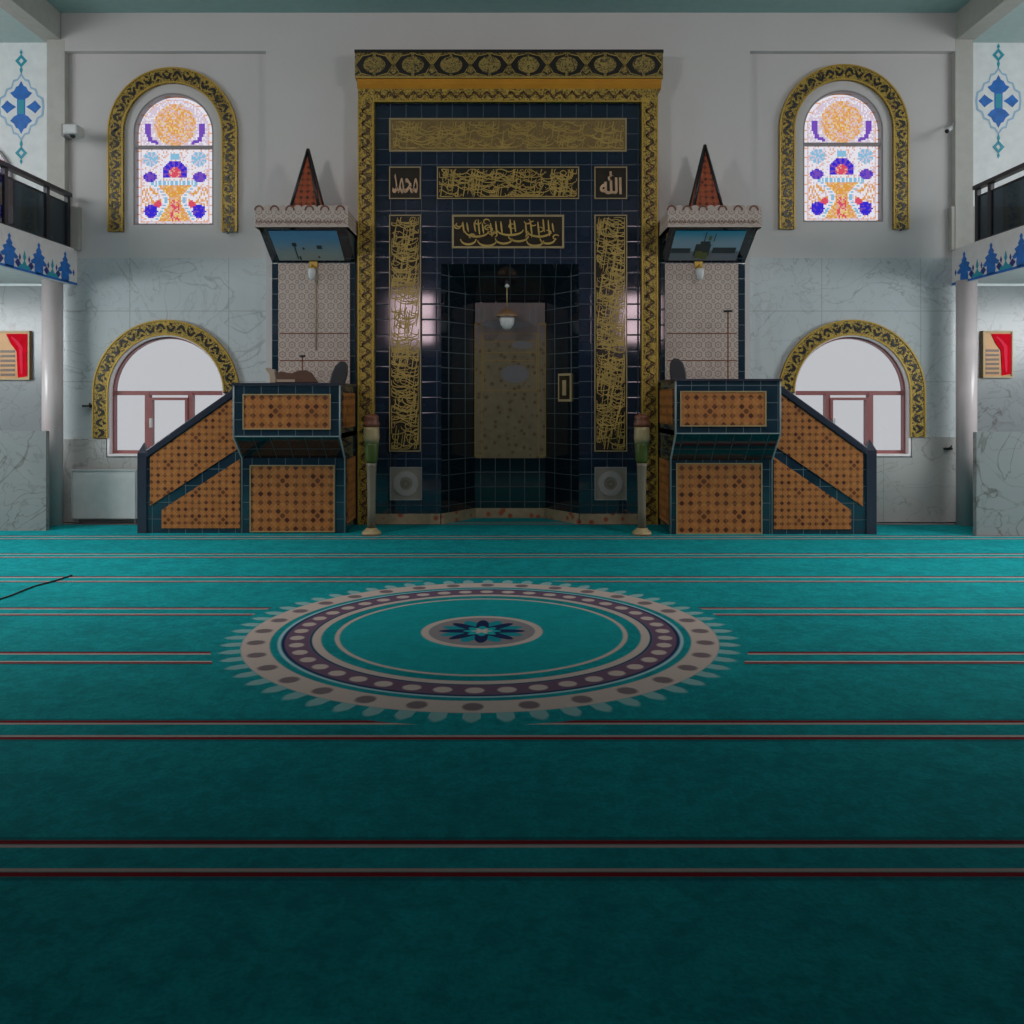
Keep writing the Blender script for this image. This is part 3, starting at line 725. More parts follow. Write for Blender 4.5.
# ------------------------------------------------------------------ minbar / kursi pair
def pulpit(s, q, label):
    """s = side (-1 left, +1 right); q = dictionary of photo measures"""
    Yb = q['Yb']; Yf = Yb - .32; YE = 11.38
    ab = lambda v: s*abs(v)
    xi, xo = ab(WX(q['bi'], Yb)), ab(WX(q['bo'], Yb))           # inner / outer X of the body
    z_top = q['ztop']; z1, z0 = q['z1'], q['z0']                 # balustrade foot, cove foot
    root = thing('pulpit', ((xi+xo)/2, Yb, 0), label, 'pulpit')
    b = MB(); b.box(xi, xo, Yb, YE, 0, z0)
    b.box(xi, xo, Yb, YE, z0, z1)
    b.build('body', M_TILEP, root)
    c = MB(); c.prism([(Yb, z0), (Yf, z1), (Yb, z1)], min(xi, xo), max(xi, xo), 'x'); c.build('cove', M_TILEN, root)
    # balustrade walls round the standing box
    w = MB(); w.box(xi, xo, Yf, Yf+.10, z1, z_top); w.box(xi, xi+s*.09, Yf+.10, YE, z1, z_top); w.box(xo-s*.09, xo, Yf+.10, Yb, z1, z_top)
    w.box(xi, xo, Yf+.10, YE, z1-.02, z1+.04)
    w.build('balustrade', M_TILEP, root)
    e = MB(); e.box(xi-s*.02, xo+s*.02, Yf-.02, Yf+.12, z_top, z_top+.025); e.box(xi-s*.02, xi+s*.11, Yf+.12, YE, z_top, z_top+.025)
    e.build('top_rail', M_SLATE, root)
    e = MB()
    for x in (xi, xo):
        e.tube([(x, Yf, z_top), (x, Yf, z1), (x, Yb, z0), (x, Yb, .0)], .011, 6)
    e.box(xi, xo, Yf-.006, Yf, z1, z1+.014)
    e.build('edge_trim', M_EDGE, root)
    def fpanel(name, pa, pb, ya, yb, Y, mat=M_LAT):
        x0, x1, za, zb = WX(pa, Y), WX(pb, Y), WZ(yb, Y), WZ(ya, Y)
        p = MB().box(x0, x1, Y-.012, Y+.002, za, zb).build(name, mat, root)
        r = MB(); g = .014; x0, x1 = sorted((x0, x1)); r.ring([(x0+g, za+g), (x0+g, zb-g), (x1-g, zb-g), (x1-g, za+g)], [(x0, za), (x0, zb), (x1, zb), (x1, za)], Y-.020, Y-.010, closed=True)
        r.build('panel_border', M_GOLDP, p)
    fpanel('balustrade_panel', *q['bp'], Yf); fpanel('body_panel', *q['lp'], Yb)
    # inner side panels
    MB().box(xi-s*.010, xi+s*.002, Yf+.16, YE-.15, z1+.10, z_top-.09).build('upper_side_panel', M_LATY, root)
    MB().box(xi-s*.010, xi+s*.002, Yb+.10, YE-.12, .10, z0-.02).build('lower_side_panel', M_LATY, root)
    # staircase flank
    Yt = Yb + .10
    xn0, xn1 = ab(WX(q['n0'], Yb)), ab(WX(q['n1'], Yb))         # newel outer / inner
    zn1 = WZ(q['ny'], Yb); ztr = z_top - .02
    zlow = WZ(q['ny']+9, Yb)
    fl = MB(); fl.prism([(xn1, 0), (xn1, zlow), (xo, ztr-.05), (xo, 0)], Yb+.002, Yt, 'y'); fl.build('stair_flank', M_TILEP, root)
    hr = MB(); hr.prism([(xn1, zlow), (xn1, zlow+.10), (xo, ztr+.05), (xo, ztr-.05)], Yb-.03, Yt+.03, 'y'); hr.build('handrail', M_SLATE, root, bevel=.012)
    nw = MB(); nw.box(xn0, xn1, Yb-.02, Yt+.02, 0, zn1-.05)
    xa, xb = sorted((xn0, xn1)); nw.add([(xa, Yb-.02, zn1-.05), (xb, Yb-.02, zn1-.05), (xb, Yt+.02, zn1-.05), (xa, Yt+.02, zn1-.05), ((xa+xb)/2, (Yb+Yt)/2, zn1+.08)], [(0,1,4), (1,2,4), (2,3,4), (3,0,4)])
    nw.build('newel_post', M_SLATE, root)
    # lattice infill: band under the rail and the triangle below, parted by a dark string
    slope = (ztr-.05-zlow)/(xo-xn1)
    def zr(x): return zlow + slope*(x-xn1)
    g = .05; xm1 = xo + s*.02; xm0 = xn1 - s*.04
    def poly(pts): return MB().prism(pts, Yb-.012, Yb+.003, 'y')
    zmid0 = .235; zmid1 = WZ(q['my'], Yb)                        # string line at newel / at body
    sl2 = (zmid1-zmid0)/(xo-xn1)
    def zs2(x): return zmid0 + sl2*(x-xn1)
    poly([(xm0, zs2(xm0)+.07), (xm0, zr(xm0)-.01), (xm1, zr(xm1)-.01), (xm1, zs2(xm1)+.07)]).build('upper_lattice_panel', M_LATS, root)
    poly([(xn1-s*.18, .06), (xn1-s*.18, zs2(xn1-s*.18)-.07), (xm1, zs2(xm1)-.07), (xm1, .06)]).build('lower_lattice_panel', M_LATS, root)
    # treads behind the flank
    st = MB(); nst = 6
    for i in range(nst):
        xa = xn1 + (xo-xn1)*i/nst; st.box(xa, xo, Yt, YE, .0 if i == 0 else z1*(i)/nst, z1*(i+1)/nst)
    st.build('stair_treads', M_SLATE, root)
    # tower back with lacework panel
    X0, X1 = WX(q['t0'], YM), WX(q['t1'], YM); zt = mz(262)
    b = MB(); b.box(X0, X1, YM, YC-.003, z1+.04, zt); b.build('tower_back', M_TILEP, root)
    pn = MB().box(mx(q['l0']), mx(q['l1']), YM-.012, YM+.002, z1+.10, mz(263.5)).build('lacework_panel', M_LACE, root)
    bd = MB()
    for py in (333, 360): bd.box(mx(q['l0'])+.02, mx(q['l1'])-.02, YM-.016, YM-.011, mz(py+1), mz(py))
    bd.build('panel_line', M_DKRED, pn)
    # canopy: slanting picture board, cornice with crest, pyramid
    Yk = 10.80; zk = WZ(228, Yk)
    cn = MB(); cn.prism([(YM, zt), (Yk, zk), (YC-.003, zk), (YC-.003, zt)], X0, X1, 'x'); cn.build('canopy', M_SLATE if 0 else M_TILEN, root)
    fr = MB(); dn = Vector((0, -(zk-zt), -(YM-Yk))).normalized()
    def slant(u, v, d): # u along X (0..1), v from bottom to top
        x = X0 + (X1-X0)*u; y = YM + (Yk-YM)*v; z = zt + (zk-zt)*v
        return (x, y + dn.y*d, z + dn.z*d)
    def slab(mb, u0, u1, v0, v1, d0, d1):
        pts = [slant(u, v, d) for v in (v0, v1) for d in (d0, d1) for u in (u0, u1)]
        mb.add(pts, [(0,2,3,1), (4,5,7,6), (0,1,5,4), (2,6,7,3), (0,4,6,2), (1,3,7,5)])
    pu0, pu1 = q['pu']
    t = NT('printed_sky_picture'); t.geo()
    nn = t.noise(3.5, 3)
    if s < 0: cc = t.mix((t.step(t.z + nn*.06, 3.46, 3.66)).sat(), (.34, .38, .36), t.mix(nn, (.05, .26, .55), (.16, .40, .60)))
    else: cc = t.mix(t.step(t.z + nn*.05, 3.50, 3.53), (.20, .22, .26), t.mix(t.step(t.z, 3.56, 3.68), (.34, .48, .60), (.02, .34, .55)))
    pm = t.finish(cc, .3)
    m = MB(); slab(m, pu0, pu1, .07, .93, .001, .012); pic = m.build('picture_board', pm, root)
    m = MB()
    if s < 0:
        for u, v0, v1, w_ in ((.30, .12, .55, .012), (.28, .50, .60, .05), (.42, .40, .46, .02), (.64, .42, .52, .06), (.62, .15, .2, .02), (.33, .1, .2, .02)): slab(m, pu0+(pu1-pu0)*u, pu0+(pu1-pu0)*u+w_, v0, v1, .011, .015)
    else:
        for u, v0, v1, w_ in ((.0, .30, .44, .28), (.34, .22, .56, .22), (.40, .56, .64, .14), (.44, .64, .9, .012), (.58, .64, .86, .010), (.60, .30, .46, .34)): slab(m, pu0+(pu1-pu0)*u, min(pu0+(pu1-pu0)*u+w_*.8, pu1), v0, v1, .011, .015)
    m.build('printed_buildings', plain('printed_dark', (.03, .05, .06), .4), pic)
    if s > 0:
        m = MB()
        for u, v0, v1, w_ in ((.36, .16, .36, .08), (.46, .12, .32, .07), (.5, .68, .8, .03)): slab(m, pu0+(pu1-pu0)*u, pu0+(pu1-pu0)*u+w_, v0, v1, .014, .018)
        m.build('printed_lawn', plain('printed_green', (.14, .16, .05), .4), pic)
    zc = WZ(206, Yk)
    k = MB(); k.box(X0-.03, X1+.03, Yk-.05, YC-.003, zk, zc-.07); k.build('cornice', M_PINKB, root)
    k = MB(); k.box(X0-.035, X1+.035, Yk-.058, YC-.004, zk, zk+.03)
    npt = 12; W = (X1-X0)+.06
    for i in range(npt):
        xa = X0-.03+i*W/npt; xm = xa + W/npt/2; r = W/npt/2
        k.prism([(xa, zc-.07), (xa, zc-.035)] + [(xm - r*math.cos(PI*j/8), zc-.035 + .035*math.sin(PI*j/8)) for j in range(9)] + [(xa+2*r, zc-.07)], Yk-.05, Yk-.01, 'y')
    k.build('crest', plain('rose_crest_%s' % ('left' if s < 0 else 'right'), (.46, .37, .33), .5), root)
    k = MB()
    for i in range(0, npt, 2):
        xm = X0-.03+(i+.5+(.5 if i > 5 else 0))*W/npt
        k.ribbon([(xm + .05*math.cos(PI*j/8), zc-.065 + .055*math.sin(PI*j/8)) for j in range(9)], .02, Yk-.052, .004, taper=False)
    for i in range(24):
        xm = X0 + (i+.5)*W/25 - .03
        k.ribbon([(xm-.018, zk+.05), (xm, zk+.085), (xm+.018, zk+.05)], .012, Yk-.052, .004)
    k.build('crest_ornament', M_DKRED, root)
    # pyramid roof
    ax, az = WX(q['ap'][0], 11.12), WZ(q['ap'][1], 11.12); hw = .195; zbp = zc-.07
    base = [(ax-hw, 11.12-hw), (ax+hw, 11.12-hw), (ax+hw, 11.12+hw), (ax-hw, 11.12+hw)]
    k = MB(); k.add([(x, y, zbp) for x, y in base] + [(ax, 11.12, az)], [(0,1,4), (1,2,4), (2,3,4), (3,0,4), (3,2,1,0)]); rf = k.build('pyramid_roof', lattice('roof_lattice_' + ('l' if s < 0 else 'r'), 'x', .08, (.30, .05, .015), line=(.40, .13, .03)), root)
    k = MB()
    for x, y in base: k.tube([(x, y, zbp), (ax, 11.12, az)], .02, 4)
    for i in range(4): k.tube([(*base[i], zbp+.012), (*base[(i+1) % 4], zbp+.012)], .012, 4)
    k.build('roof_ridge', M_STEEL, rf)
    return root, xi, xo, Yf, Yb, z_top, z1
L = pulpit(-1, dict(Yb=10.6, bi=345, bo=242, ztop=WZ(385, 10.28), z1=WZ(437, 10.28), z0=WZ(458, 10.6), bp=(243, 331, 394, 429.5), lp=(250, 335, 465, 532),
      n0=138, n1=147, ny=449, my=452, t0=272, t1=355, l0=278.5, l1=350, pu=(.10, .88), ap=(308, 149)),
      'left tiled pulpit with orange lattice panels, staircase and pale picture under its canopy')
Rr = pulpit(1, dict(Yb=10.52, bi=670.6, bo=772, ztop=WZ(381, 10.2), z1=WZ(434, 10.2), z0=WZ(460, 10.52), bp=(680, 766, 391, 426.5), lp=(676, 762, 463, 534),
      n0=876, n1=866, ny=446, my=450, t0=661, t1=745, l0=665, l1=738, pu=(.08, .88), ap=(705, 145)),
      'right tiled pulpit with orange lattice panels, staircase and domed picture under its canopy')

# wall lamps on the lacework panels, with cords
for (px, lab, cord) in ((314, 'brass wall lamp with white shade at top of left pulpit lacework', True), (698, 'brass wall lamp with white shade at top of right pulpit lacework', False)):
    x = mx(px); y = YM-.013
    w = thing('wall_lamp', (x, y, mz(270)), lab, 'lamp')
    m = MB(); m.box(x-.05, x+.05, y-.03, y, mz(268), mz(262)); m.tube([(x, y-.02, mz(267)), (x, y-.10, mz(266)), (x, y-.12, mz(269))], .012); m.lathe([(.015, .03), (.05, .0)], (x, y-.12, mz(270))); m.build('bracket', M_GOLD, w)
    MB().lathe([(.012, -.15), (.035, -.12), (.05, -.05), (.045, 0), (.02, .01)], (x, y-.12, mz(270))).build('lamp_shade', M_WHITE, w)
    if cord: MB().tube([(x+.03, y-.008, mz(268)), (x+.03, y-.008, mz(350))], .006, 5).build('cord', M_GOLDP, w)
# chairs standing in the pulpits (only the rounded backs rise over the rail)
def chair(x, y, z, lean, lab, wide=.17):
    r = thing('pulpit_chair', (x, y, z), lab, 'chair')
    m = MB()
    pts = [(-wide, .0), (-wide, .30), (-wide*.8, .40), (-wide*.3, .455), (wide*.3, .455), (wide*.8, .40), (wide, .30), (wide, 0)]
    n0 = len(m.v); m.prism([(x+a, z+.42+b) for a, b in pts], y+.20, y+.25, 'y')
    for i in range(n0, len(m.v)):
        p = m.v[i]; m.v[i] = (p[0]+lean*(p[2]-z-.42), p[1], p[2])
    m.build('backrest', M_LEATH, r, bevel=.015)
    MB().box(x-wide-.02, x+wide+.02, y-.2, y+.22, z+.36, z+.44).build('seat', M_LEATH, r, bevel=.02)
    for a in (-1, 1):
        for b_ in (-1, 1):
            MB().tube([(x+a*wide, y+b_*.17, z), (x+a*wide*.95, y+b_*.16, z+.37)], .013, 6).build('leg', M_STEEL, r)
zf = L[6] + .04
chair(-2.215, 10.85, zf, .25, 'black chair with leaning rounded back in the left pulpit', .10)
zf = Rr[6] + .04
chair(2.14, 10.85, zf, -.12, 'black chair with rounded back in the right pulpit', .10)
# small lectern bundle on the left rail
zr_ = L[5] + .025; yr = L[3] + .05
bn = thing('cloth_bundle', (WX(293, yr), yr, zr_), 'dark brown folded cloth with a tan end lying on the left pulpit rail', 'cloth')
m = MB(); X = lambda p: WX(p, yr)
prof = [(X(276), 0), (X(277), .10), (X(281), .135), (X(287), .12), (X(293), .115), (X(299), .145), (X(306), .15), (X(311), .12), (X(315), .05), (X(318), 0)]
m.prism([(a, zr_+b) for a, b in prof], yr-.05, yr+.06, 'y'); m.build('folded_cloth', M_RUG, bn, bevel=.012)
m = MB(); m.prism([(X(271), zr_), (X(270), zr_+.10), (X(266), zr_+.17), (X(268), zr_+.18), (X(272), zr_+.155), (X(275), zr_+.16), (X(277), zr_+.05), (X(278), zr_)], yr-.045, yr+.05, 'y'); m.build('tan_cloth_end', M_TAN, bn, bevel=.008)
m = MB(); m.box(X(278), X(296), yr-.058, yr-.049, zr_+.01, zr_+.04); m.build('tan_hem', M_TAN, bn)
# microphone stands
def micstand(px, pyt, y, z, lab, arm):
    x = WX(px, y); zt = WZ(pyt, y)
    r = thing('microphone_stand', (x, y, z), lab, 'microphone stand')
    MB().tube([(x, y, z), (x, y, zt)], .009, 6).build('pole', M_DKRED, r)
    MB().lathe([(.11, 0), (.11, .015), (.02, .03)], (x, y, z)).build('base', M_STEEL, r)
    MB().tube([(x-arm, y, zt-.005), (x+arm*.3, y, zt-.002), (x+arm, y, zt+.0)], .016, 6).build('microphone', M_STEEL, r)
micstand(728, 311, 11.05, Rr[6]+.04, 'thin microphone stand with T-shaped top in the right pulpit', .055)
micstand(302.5, 356, 11.05, L[6]+.04, 'short microphone stand behind the rail of the left pulpit', .035)

# ------------------------------------------------------------------ side galleries
MED = [(0, 1.0), (.07, .93), (.03, .86), (.12, .80), (.04, .72), (.16, .66), (.30, .60), (.22, .54), (.32, .44)]
def big_motif(c, h, w):   # outline of one painted cypress-like palmette; c(u, v) gives 3-D
    half = [(0, 1.0), (.10, .92), (.06, .84), (.22, .72), (.16, .66), (.46, .58), (.34, .48), (.62, .36), (.50, .28), (.30, .30), (.34, .16), (.30, 0)]
    w *= 1.45; return [(a*w, b*h) for a, b in half] + [(-a*w, b*h) for a, b in half[::-1] if a]
def gallery(s, X, Yend_rail, posts, lab_slab, lab_rail, nm):
    zb, zt = 3.10, 3.575
    sl = MB(); sl.box(s*(X+.02), s*XA, 1.0, YW-.002, zb+.03, zt-.02)
    root = struct('trim_%d' % (7 if s < 0 else 8), sl, M_SOFFIT)
    f = MB(); f.box(s*X, s*(X+.05), 1.0, YW-.003, zb, zt); f.build('fascia_board', M_FASCIA, root)
    # painted arabesque
    o = MB(); o2 = MB(); o3 = MB(); o4 = MB()
    xa, xb = s*X - s*.004, s*X + s*.001
    def put(mb, pts, y0): mb.prism([(y0+a, zb+b) for a, b in pts], xa, xb, 'x')
    y = 11.28
    while y > 4.5:
        put(o, [(a, b+.02) for a, b in big_motif(None, .38, .20)], y)
        put(o4, [(a*.25, b*.7+.04) for a, b in big_motif(None, .38, .20)], y) if 0 else None
        ym = y - .315
        put(o3, [(-.03, .17), (0, .25), (.03, .17), (0, .12)], ym); put(o3, [(-.13, .036), (-.11, .09), (-.05, .08), (0, .135), (.05, .08), (.11, .09), (.13, .036)], ym)
        for q in (-.14, .14): put(o2, [(q-.06, .09), (q, .14), (q+.06, .09), (q, .04)], ym)
        for q in (-.24, .24): put(o2, [(q*.9-.02, .16), (q*.9, .2), (q*.9+.02, .16), (q*.9, .12)], y)
        y -= .63
    o.box(xa, xb, 4.2, YW-.01, zb+.005, zb+.035)
    o.build('painted_palmettes', M_BLUE, root); o2.build('painted_buds', M_NAVYP, root); o3.build('painted_tulips', M_TEALP, root)
    # railing
    zr = WZ(193, s and X*F/438 if 0 else 11.46)
    yr0 = Yend_rail
    rr_ = thing('gallery_railing', (s*(X+.06), yr0, zt), lab_rail, 'railing')
    x0, x1 = s*(X+.03), s*(X+.075)
    zt_rail = 4.29
    hr = MB(); hr.box(x0-s*.02, x1+s*.015, 4.6, yr0+.05, zt_rail-.05, zt_rail); hr.build('handrail', M_STEEL, rr_)
    hr = MB(); hr.box(x0+s*.01, x1-s*.01, 4.6, yr0, zt_rail-.15, zt_rail-.135); hr.box(x0+s*.01, x1-s*.01, 4.6, yr0, zt+.01, zt+.03); hr.build('glass_rail', M_STEEL, rr_)
    for p in posts: MB().box(x0, x1, p-.035, p+.035, zt-.019, zt_rail-.05).build('post', M_STEEL, rr_)
    MB().box(s*(X+.045), s*(X+.057), 4.7, yr0, zt+.02, zt_rail-.15).build('glass_panel', M_SMOKE, rr_)
gallery(-1, 5.69, 11.44, (11.44, 10.93, 10.02, 9.1, 8.2, 7.3, 6.4, 5.5), '', 'dark glass railing along the left gallery', 0)
gallery(1, 5.81, 11.05, (11.05, 10.75, 9.85, 8.95, 8.05, 7.15, 6.25, 5.35), '', 'dark glass railing along the right gallery', 0)
# round columns
for nm, px, s in (('left', 52.5, -1), ('right', 966.5, 1)):
    x = WX(px, 11.3)
    struct('trim_%d' % (9 if s < 0 else 10), MB().lathe([(.124, 0), (.124, 3.13)], (x, 11.3, 0), 28), M_COLUMN)
# low marble partitions
M_SLABL = marble('low_slab_marble', (.20, .215, .215), (.27, .28, .275), (.08, .07, .06), 2.4, 3, .3, -.5)
struct('trim_11', MB().box(-XA, WX(46, 10.8), 10.8, 10.88, 0, 1.22), M_SLABL)
struct('trim_12', MB().box(WX(976.5, 10.4), XA, 10.4, 10.48, 0, 1.22), M_SLABL)
# upper dado seen through the glass
for nm, a, b in (('trim_13', -XA, WX(80, 11.55)), ('trim_14', WX(950, 11.55), XA)):
    struct(nm, MB().box(a, b, YW-.095, YW-.004, 3.56, WZ(208, YW)), plain('grey_dado_' + nm, (.42, .40, .36), .4))

# painted medallions high on the aisle walls
def wall_medal(cx, cy, lab, ya):
    Y = YW-.001; r = thing('painted_medallion', (WX(cx, Y), Y, WZ(cy+55, Y)), lab, 'medallion')
    P = lambda a, b: (WX(cx+a, Y), WZ(cy+b, Y))
    def lobed(pts): return [P(a, b) for a, b in pts]
    def sym(q):  # quarter outline (a>=0, b from top to middle) -> full
        up = q; dn = [(a, -b) for a, b in q[::-1] if b]; rt = up + dn
        return rt + [(-a, b) for a, b in rt[::-1] if a]
    out = sym([(0, -34), (4, -28), (8, -27), (10, -20), (15, -18), (17, -12), (22, -9), (23, 0)])
    inn = sym([(0, -31), (3.2, -26.5), (7, -25), (9, -18.5), (13.5, -16.5), (15.5, -10.5), (20, -8), (21, 0)])
    m = MB(); m.prism(lobed(inn), Y-.002, Y-.0005, 'y'); m.build('pale_ground', M_SKYP if 0 else M_AISLE, r)
    m = MB(); m.ring(lobed(inn), lobed(out), Y-.004, Y-.0005, closed=True)
    m.build('outline', M_SKYP, r)
    m = MB()
    m.prism(lobed([(0, -26), (2.5, -21), (5, -20), (7, -16), (11, -14), (7, -9.5), (4, -8), (4, 8), (7, 9.5), (11, 14), (7, 17), (5, 21), (2.5, 22), (0, 27),
                   (-2.5, 22), (-5, 21), (-7, 17), (-11, 14), (-7, 9.5), (-4, 8), (-4, -8), (-7, -9.5), (-11, -14), (-7, -16), (-5, -20), (-2.5, -21)]), Y-.006, Y-.001, 'y')
    m.build('cross_blossom', M_BLUE, r)
    for q in (-1, 1): MB().prism(lobed([(q*5, 0), (q*9, -2.5), (q*11, -4), (q*14, -6.5), (q*17, -3), (q*20, 0), (q*17, 3), (q*14, 6.5), (q*11, 4), (q*9, 2.5)]), Y-.006, Y-.001, 'y').build('side_bud', M_BLUE, r)
    MB().prism(lobed([(-3, -7), (3, -7), (3, 7), (-3, 7)]), Y-.0075, Y-.001, 'y').build('centre_square', M_TEALP, r)
    for q in (-1, 1):
        m = MB(); b0 = q*46
        m.ring(lobed([(0, b0-3), (2.5, b0), (0, b0+3), (-2.5, b0)]), lobed([(0, b0-6.5), (6, b0), (0, b0+6.5), (-6, b0)]), Y-.006, Y-.001, closed=True)
        for c, h in ((q*37, 5), (q*54.5, 3)): m.prism(lobed([(0, c-h), (1.5, c), (0, c+h), (-1.5, c)]), Y-.006, Y-.001, 'y')
        m.build('finial_diamond', M_TEALP, r)
wall_medal(21.3, 107, 'blue painted lobed medallion high on the left aisle wall', YW)
wall_medal(998.3, 101, 'blue painted lobed medallion high on the right aisle wall', YW)

# ------------------------------------------------------------------ small wall things
def plaque(px0, px1, py0, py1, lab):
    Y = YW-.001; x0, x1, z0, z1 = WX(px0, Y), WX(px1, Y), WZ(py1, Y), WZ(py0, Y)
    r = thing('wall_board', (x0, Y, z0), lab, 'board')
    MB().box(x0, x1, Y-.04, Y-.002, z0, z1).build('board', M_PLAQ, r)
    g = MB(); b = .02; g.ring([(x0+b, z0+b), (x0+b, z1-b), (x1-b, z1-b), (x1-b, z0+b)], [(x0, z0), (x0, z1), (x1, z1), (x1, z0)], Y-.055, Y-.035, closed=True)
    g.build('board_frame', M_GOLDP, r)
    W, H = x1-x0, z1-z0
    f = MB(); f.prism([(x0+.28*W, z1-.04), (x1-.06*W, z1-.04), (x1-.07*W, z0+.05), (x0+.64*W, z0+.03), (x0+.60*W, z0+.58*H), (x0+.42*W, z0+.74*H)], Y-.050, Y-.038, 'y')
    f.build('red_banner', M_RED, r)
    f = MB(); f.ribbon([(x0+.45*W, z1-.08), (x0+.60*W, z0+.78*H), (x0+.74*W, z0+.66*H), (x0+.75*W, z0+.40*H), (x0+.77*W, z0+.12*H)], .05, Y-.051, .004)
    f.build('rose_streak', plain('rose_enamel', (.95, .035, .08), .7, spec=.08), r)
    f = MB()
    for i in range(6): f.box(x0+.10*W, x0+.54*W, Y-.046, Y-.039, z0+(.08+i*.095)*H, z0+(.13+i*.095)*H)
    f.build('engraved_rows', M_BROWN, r)
plaque(-1, 31.5, 331, 380, 'gilt board with a red banner on the wall left of the left column')
plaque(981, 1011, 331, 378, 'gilt board with a red banner on the wall right of the right column')
# radiator
x0, x1 = WX(72, 11.45), WX(138, 11.45); z0, z1 = WZ(519, 11.45), WZ(470, 11.45)
r = thing('radiator', ((x0+x1)/2, 11.5, 0), 'flat white panel radiator below the lower left window beside the staircase', 'radiator')
MB().box(x0, x1, 11.42, 11.54, z0, z1).build('panel', M_WHITE, r, bevel=.015)
m = MB(); m.box(x0+.01, x1-.01, 11.41, 11.55, z1-.012, z1+.006)
for i in range(2): m.box(x0+.02+i*(x1-x0-.05), x0+.03+i*(x1-x0-.05), 11.412, 11.421, z0+.02, z1-.02)
m.build('grille', plain('radiator_grey', (.5, .52, .52), .4), r)
m = MB(); m.tube([(x0+.05, 11.5, z0+.02), (x0+.05, 11.5, 0)], .012); m.tube([(x1-.06, 11.5, z0+.02), (x1-.06, 11.5, 0)], .012); m.build('pipe', M_WHITE, r)
# security cameras
r = thing('security_camera', (WX(76, 11.5), 11.5, WZ(131, 11.5)), 'white box security camera on the wall left of the upper left window', 'security camera')
xx = WX(76, 11.35)
MB().box(xx-.10, xx+.085, 11.2, 11.42, WZ(136, 11.3), WZ(126, 11.3)).build('housing', M_WHITE, r, bevel=.02)
m = MB(); m.lathe([(.001, -.035), (.03, -.02), (.035, 0)], (xx+.01, 11.24, WZ(137, 11.3))); m.build('lens', M_LEATH, r)
m = MB(); m.box(WX(67, 11.55), WX(70, 11.55), 11.40, YW, WZ(138, 11.5), WZ(126, 11.5)); m.box(WX(68, 11.5), xx-.05, 11.36, 11.40, WZ(130, 11.5), WZ(128, 11.5)); m.build('bracket', M_GREYFR, r)
r = thing('security_camera', (WX(951, 11.5), 11.5, WZ(131, 11.5)), 'small bracket security camera with cable right of the upper right window', 'security camera')
xx = WX(948, 11.35)
m = MB(); m.tube([(xx-.035, 11.30, WZ(131, 11.3)), (xx+.05, 11.38, WZ(126, 11.3))], .030, 10); m.build('housing', M_WHITE, r)
m = MB(); m.tube([(xx-.045, 11.29, WZ(131.6, 11.3)), (xx-.03, 11.305, WZ(130.8, 11.3))], .026, 10); m.build('lens', M_LEATH, r)
m = MB(); m.tube([(xx+.02, 11.36, WZ(126.5, 11.3)), (WX(954.8, YW), YW-.02, WZ(122, YW)), (WX(955, YW), YW-.02, WZ(118, YW))], .014, 8); m.build('bracket', M_GREYFR, r)
m = MB(); m.tube([(WX(952.5, YW), YW-.01, WZ(124, YW)), (WX(952.5, YW), YW-.01, WZ(242, YW))], .007, 6); m.build('cable', M_GREYFR, r)
# small tap-like fittings
for px, py, lab in ((89, 406, 'small dark wall fitting beside the gilt arch of the lower left window'), (946, 448.5, 'small dark wall fitting on the marble right of the lower right window')):
    x, z = WX(px, YW), WZ(py, YW)
    m = MB(); m.box(x-.05, x+.045, YW-.09, YW-.032, z-.014, z+.014); m.tube([(x+.02, YW-.06, z), (x+.045, YW-.06, z+.04)], .01, 6); m.box(x+.02, x+.05, YW-.032, YW-.001, z-.02, z+.02)
    tag(m.build('wall_fitting', M_STEEL), lab, 'fitting')
# cable on the carpet
m = MB(); pts = []
for px, py in ((-14, 604), (0, 600), (12, 596), (24, 591), (36, 586.5), (48, 583.5), (60, 580), (72, 576)):
    Y = EYE*F/(py-HZ); pts.append((WX(px, Y), Y, .008))
m.tube(pts, .007, 6); tag(m.build('floor_cable', M_STEEL), 'thin dark cable trailing over the carpet at the far left', 'cable')

# ------------------------------------------------------------------ light, sky and camera
wd = bpy.data.worlds.new('sky'); SC.world = wd; wd.use_nodes = True
bg = wd.node_tree.nodes['Background']; bg.inputs[0].default_value = (.93, .95, 1, 1); bg.inputs[1].default_value = .84
def area(name, loc, rot, sx, sy, p, col=(1,1,1), spread=PI):
    d = bpy.data.lights.new(name, 'AREA'); d.shape = 'RECTANGLE'; d.size = sx; d.size_y = sy; d.energy = p; d.color = col; d.spread = spread
    o = bpy.data.objects.new(name, d); COL.objects.link(o); o.location = loc; o.rotation_euler = rot; return o
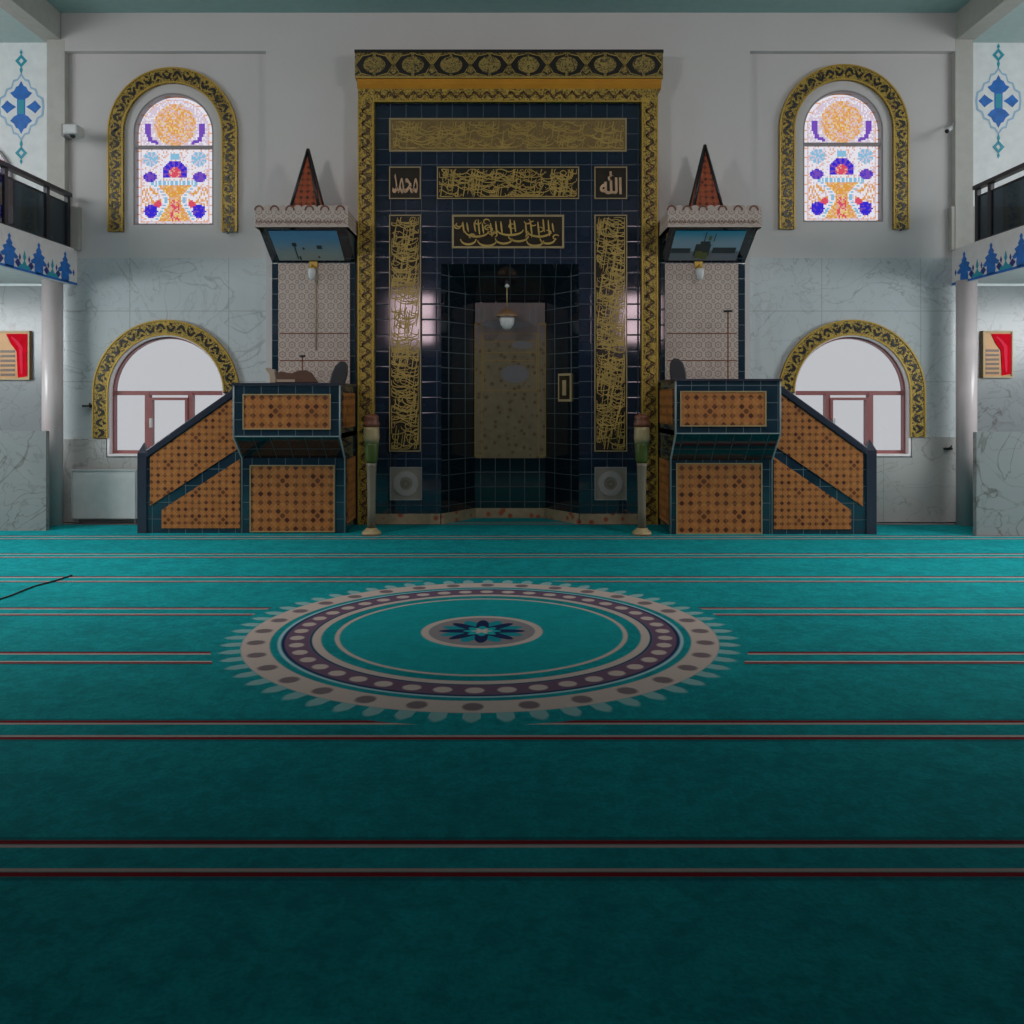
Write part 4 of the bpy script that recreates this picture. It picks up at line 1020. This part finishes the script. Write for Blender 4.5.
# added fill lights by the solid side walls (ground floor and gallery)
def aim(loc, to): return (Vector(to) - Vector(loc)).to_track_quat('-Z', 'Y').to_euler()
for s in (-1, 1):
    l = (s*8.3, 8.6, 2.6); area('aisle_fill', l, aim(l, (s*5.2, 9.6, 0)), 2.2, 1.2, 120, (.96, .985, 1), 2.7)
    l = (s*8.3, 8.8, 5.2); area('gallery_fill', l, aim(l, (s*5, 11.6, 4.8)), 3.6, 1.4, 48, (.95, .98, 1), 2.4)
# added overhead fill lights, split to both sides so the centre stays dimmer
for s in (-1, 1):
    l = (s*4.3, 7.3, 6.4); area('overhead_fill', l, aim(l, (s*4.6, 7.7, 0)), 2.6, 1.6, 62, (1, .98, .95), 1.5)
for s in (-1, 1):  # added fill lights for the front wall, kept clear of the tile reflections
    l = (s*5.2, 4.9, 5.7); area('front_wall_fill', l, aim(l, (-s*2.2, 11.6, 3.4)), .9, .9, 34, (1, .96, .92), 2.0)

GROUPS = {'arch_frame': 'gilt arch frames round the windows', 'pulpit': 'tiled pulpits flanking the prayer niche', 'pulpit_chair': 'chairs in the pulpits',
    'ornamental_pillar': 'slender pillars before the prayer niche', 'microphone_stand': 'microphone stands in the pulpits', 'wall_lamp': 'lamps above the pulpits',
    'gallery_railing': 'gallery railings', 'painted_medallion': 'medallions painted on the aisle walls', 'wall_board': 'boards on the aisle walls',
    'security_camera': 'security cameras on the front wall', 'wall_fitting': 'small wall fittings'}
for o in list(COL.objects):
    k = o.name.split('.')[0]
    if o.parent is None and k in GROUPS: o['group'] = GROUPS[k]
cam = bpy.data.cameras.new('camera'); co = bpy.data.objects.new('camera', cam); COL.objects.link(co)
co.location = (0, 0, EYE); co.rotation_euler = (PI/2, 0, 0)
cam.sensor_width = 36; cam.lens = 36*F/1024; cam.shift_x = (512-CX)/1024; cam.shift_y = -(512-HZ)/1024; cam.clip_start = .05
SC.camera = co
v = SC.view_settings; v.view_transform = 'Standard'; v.look = 'None'; v.gamma = 1; v.exposure = 0; v.use_curve_mapping = False
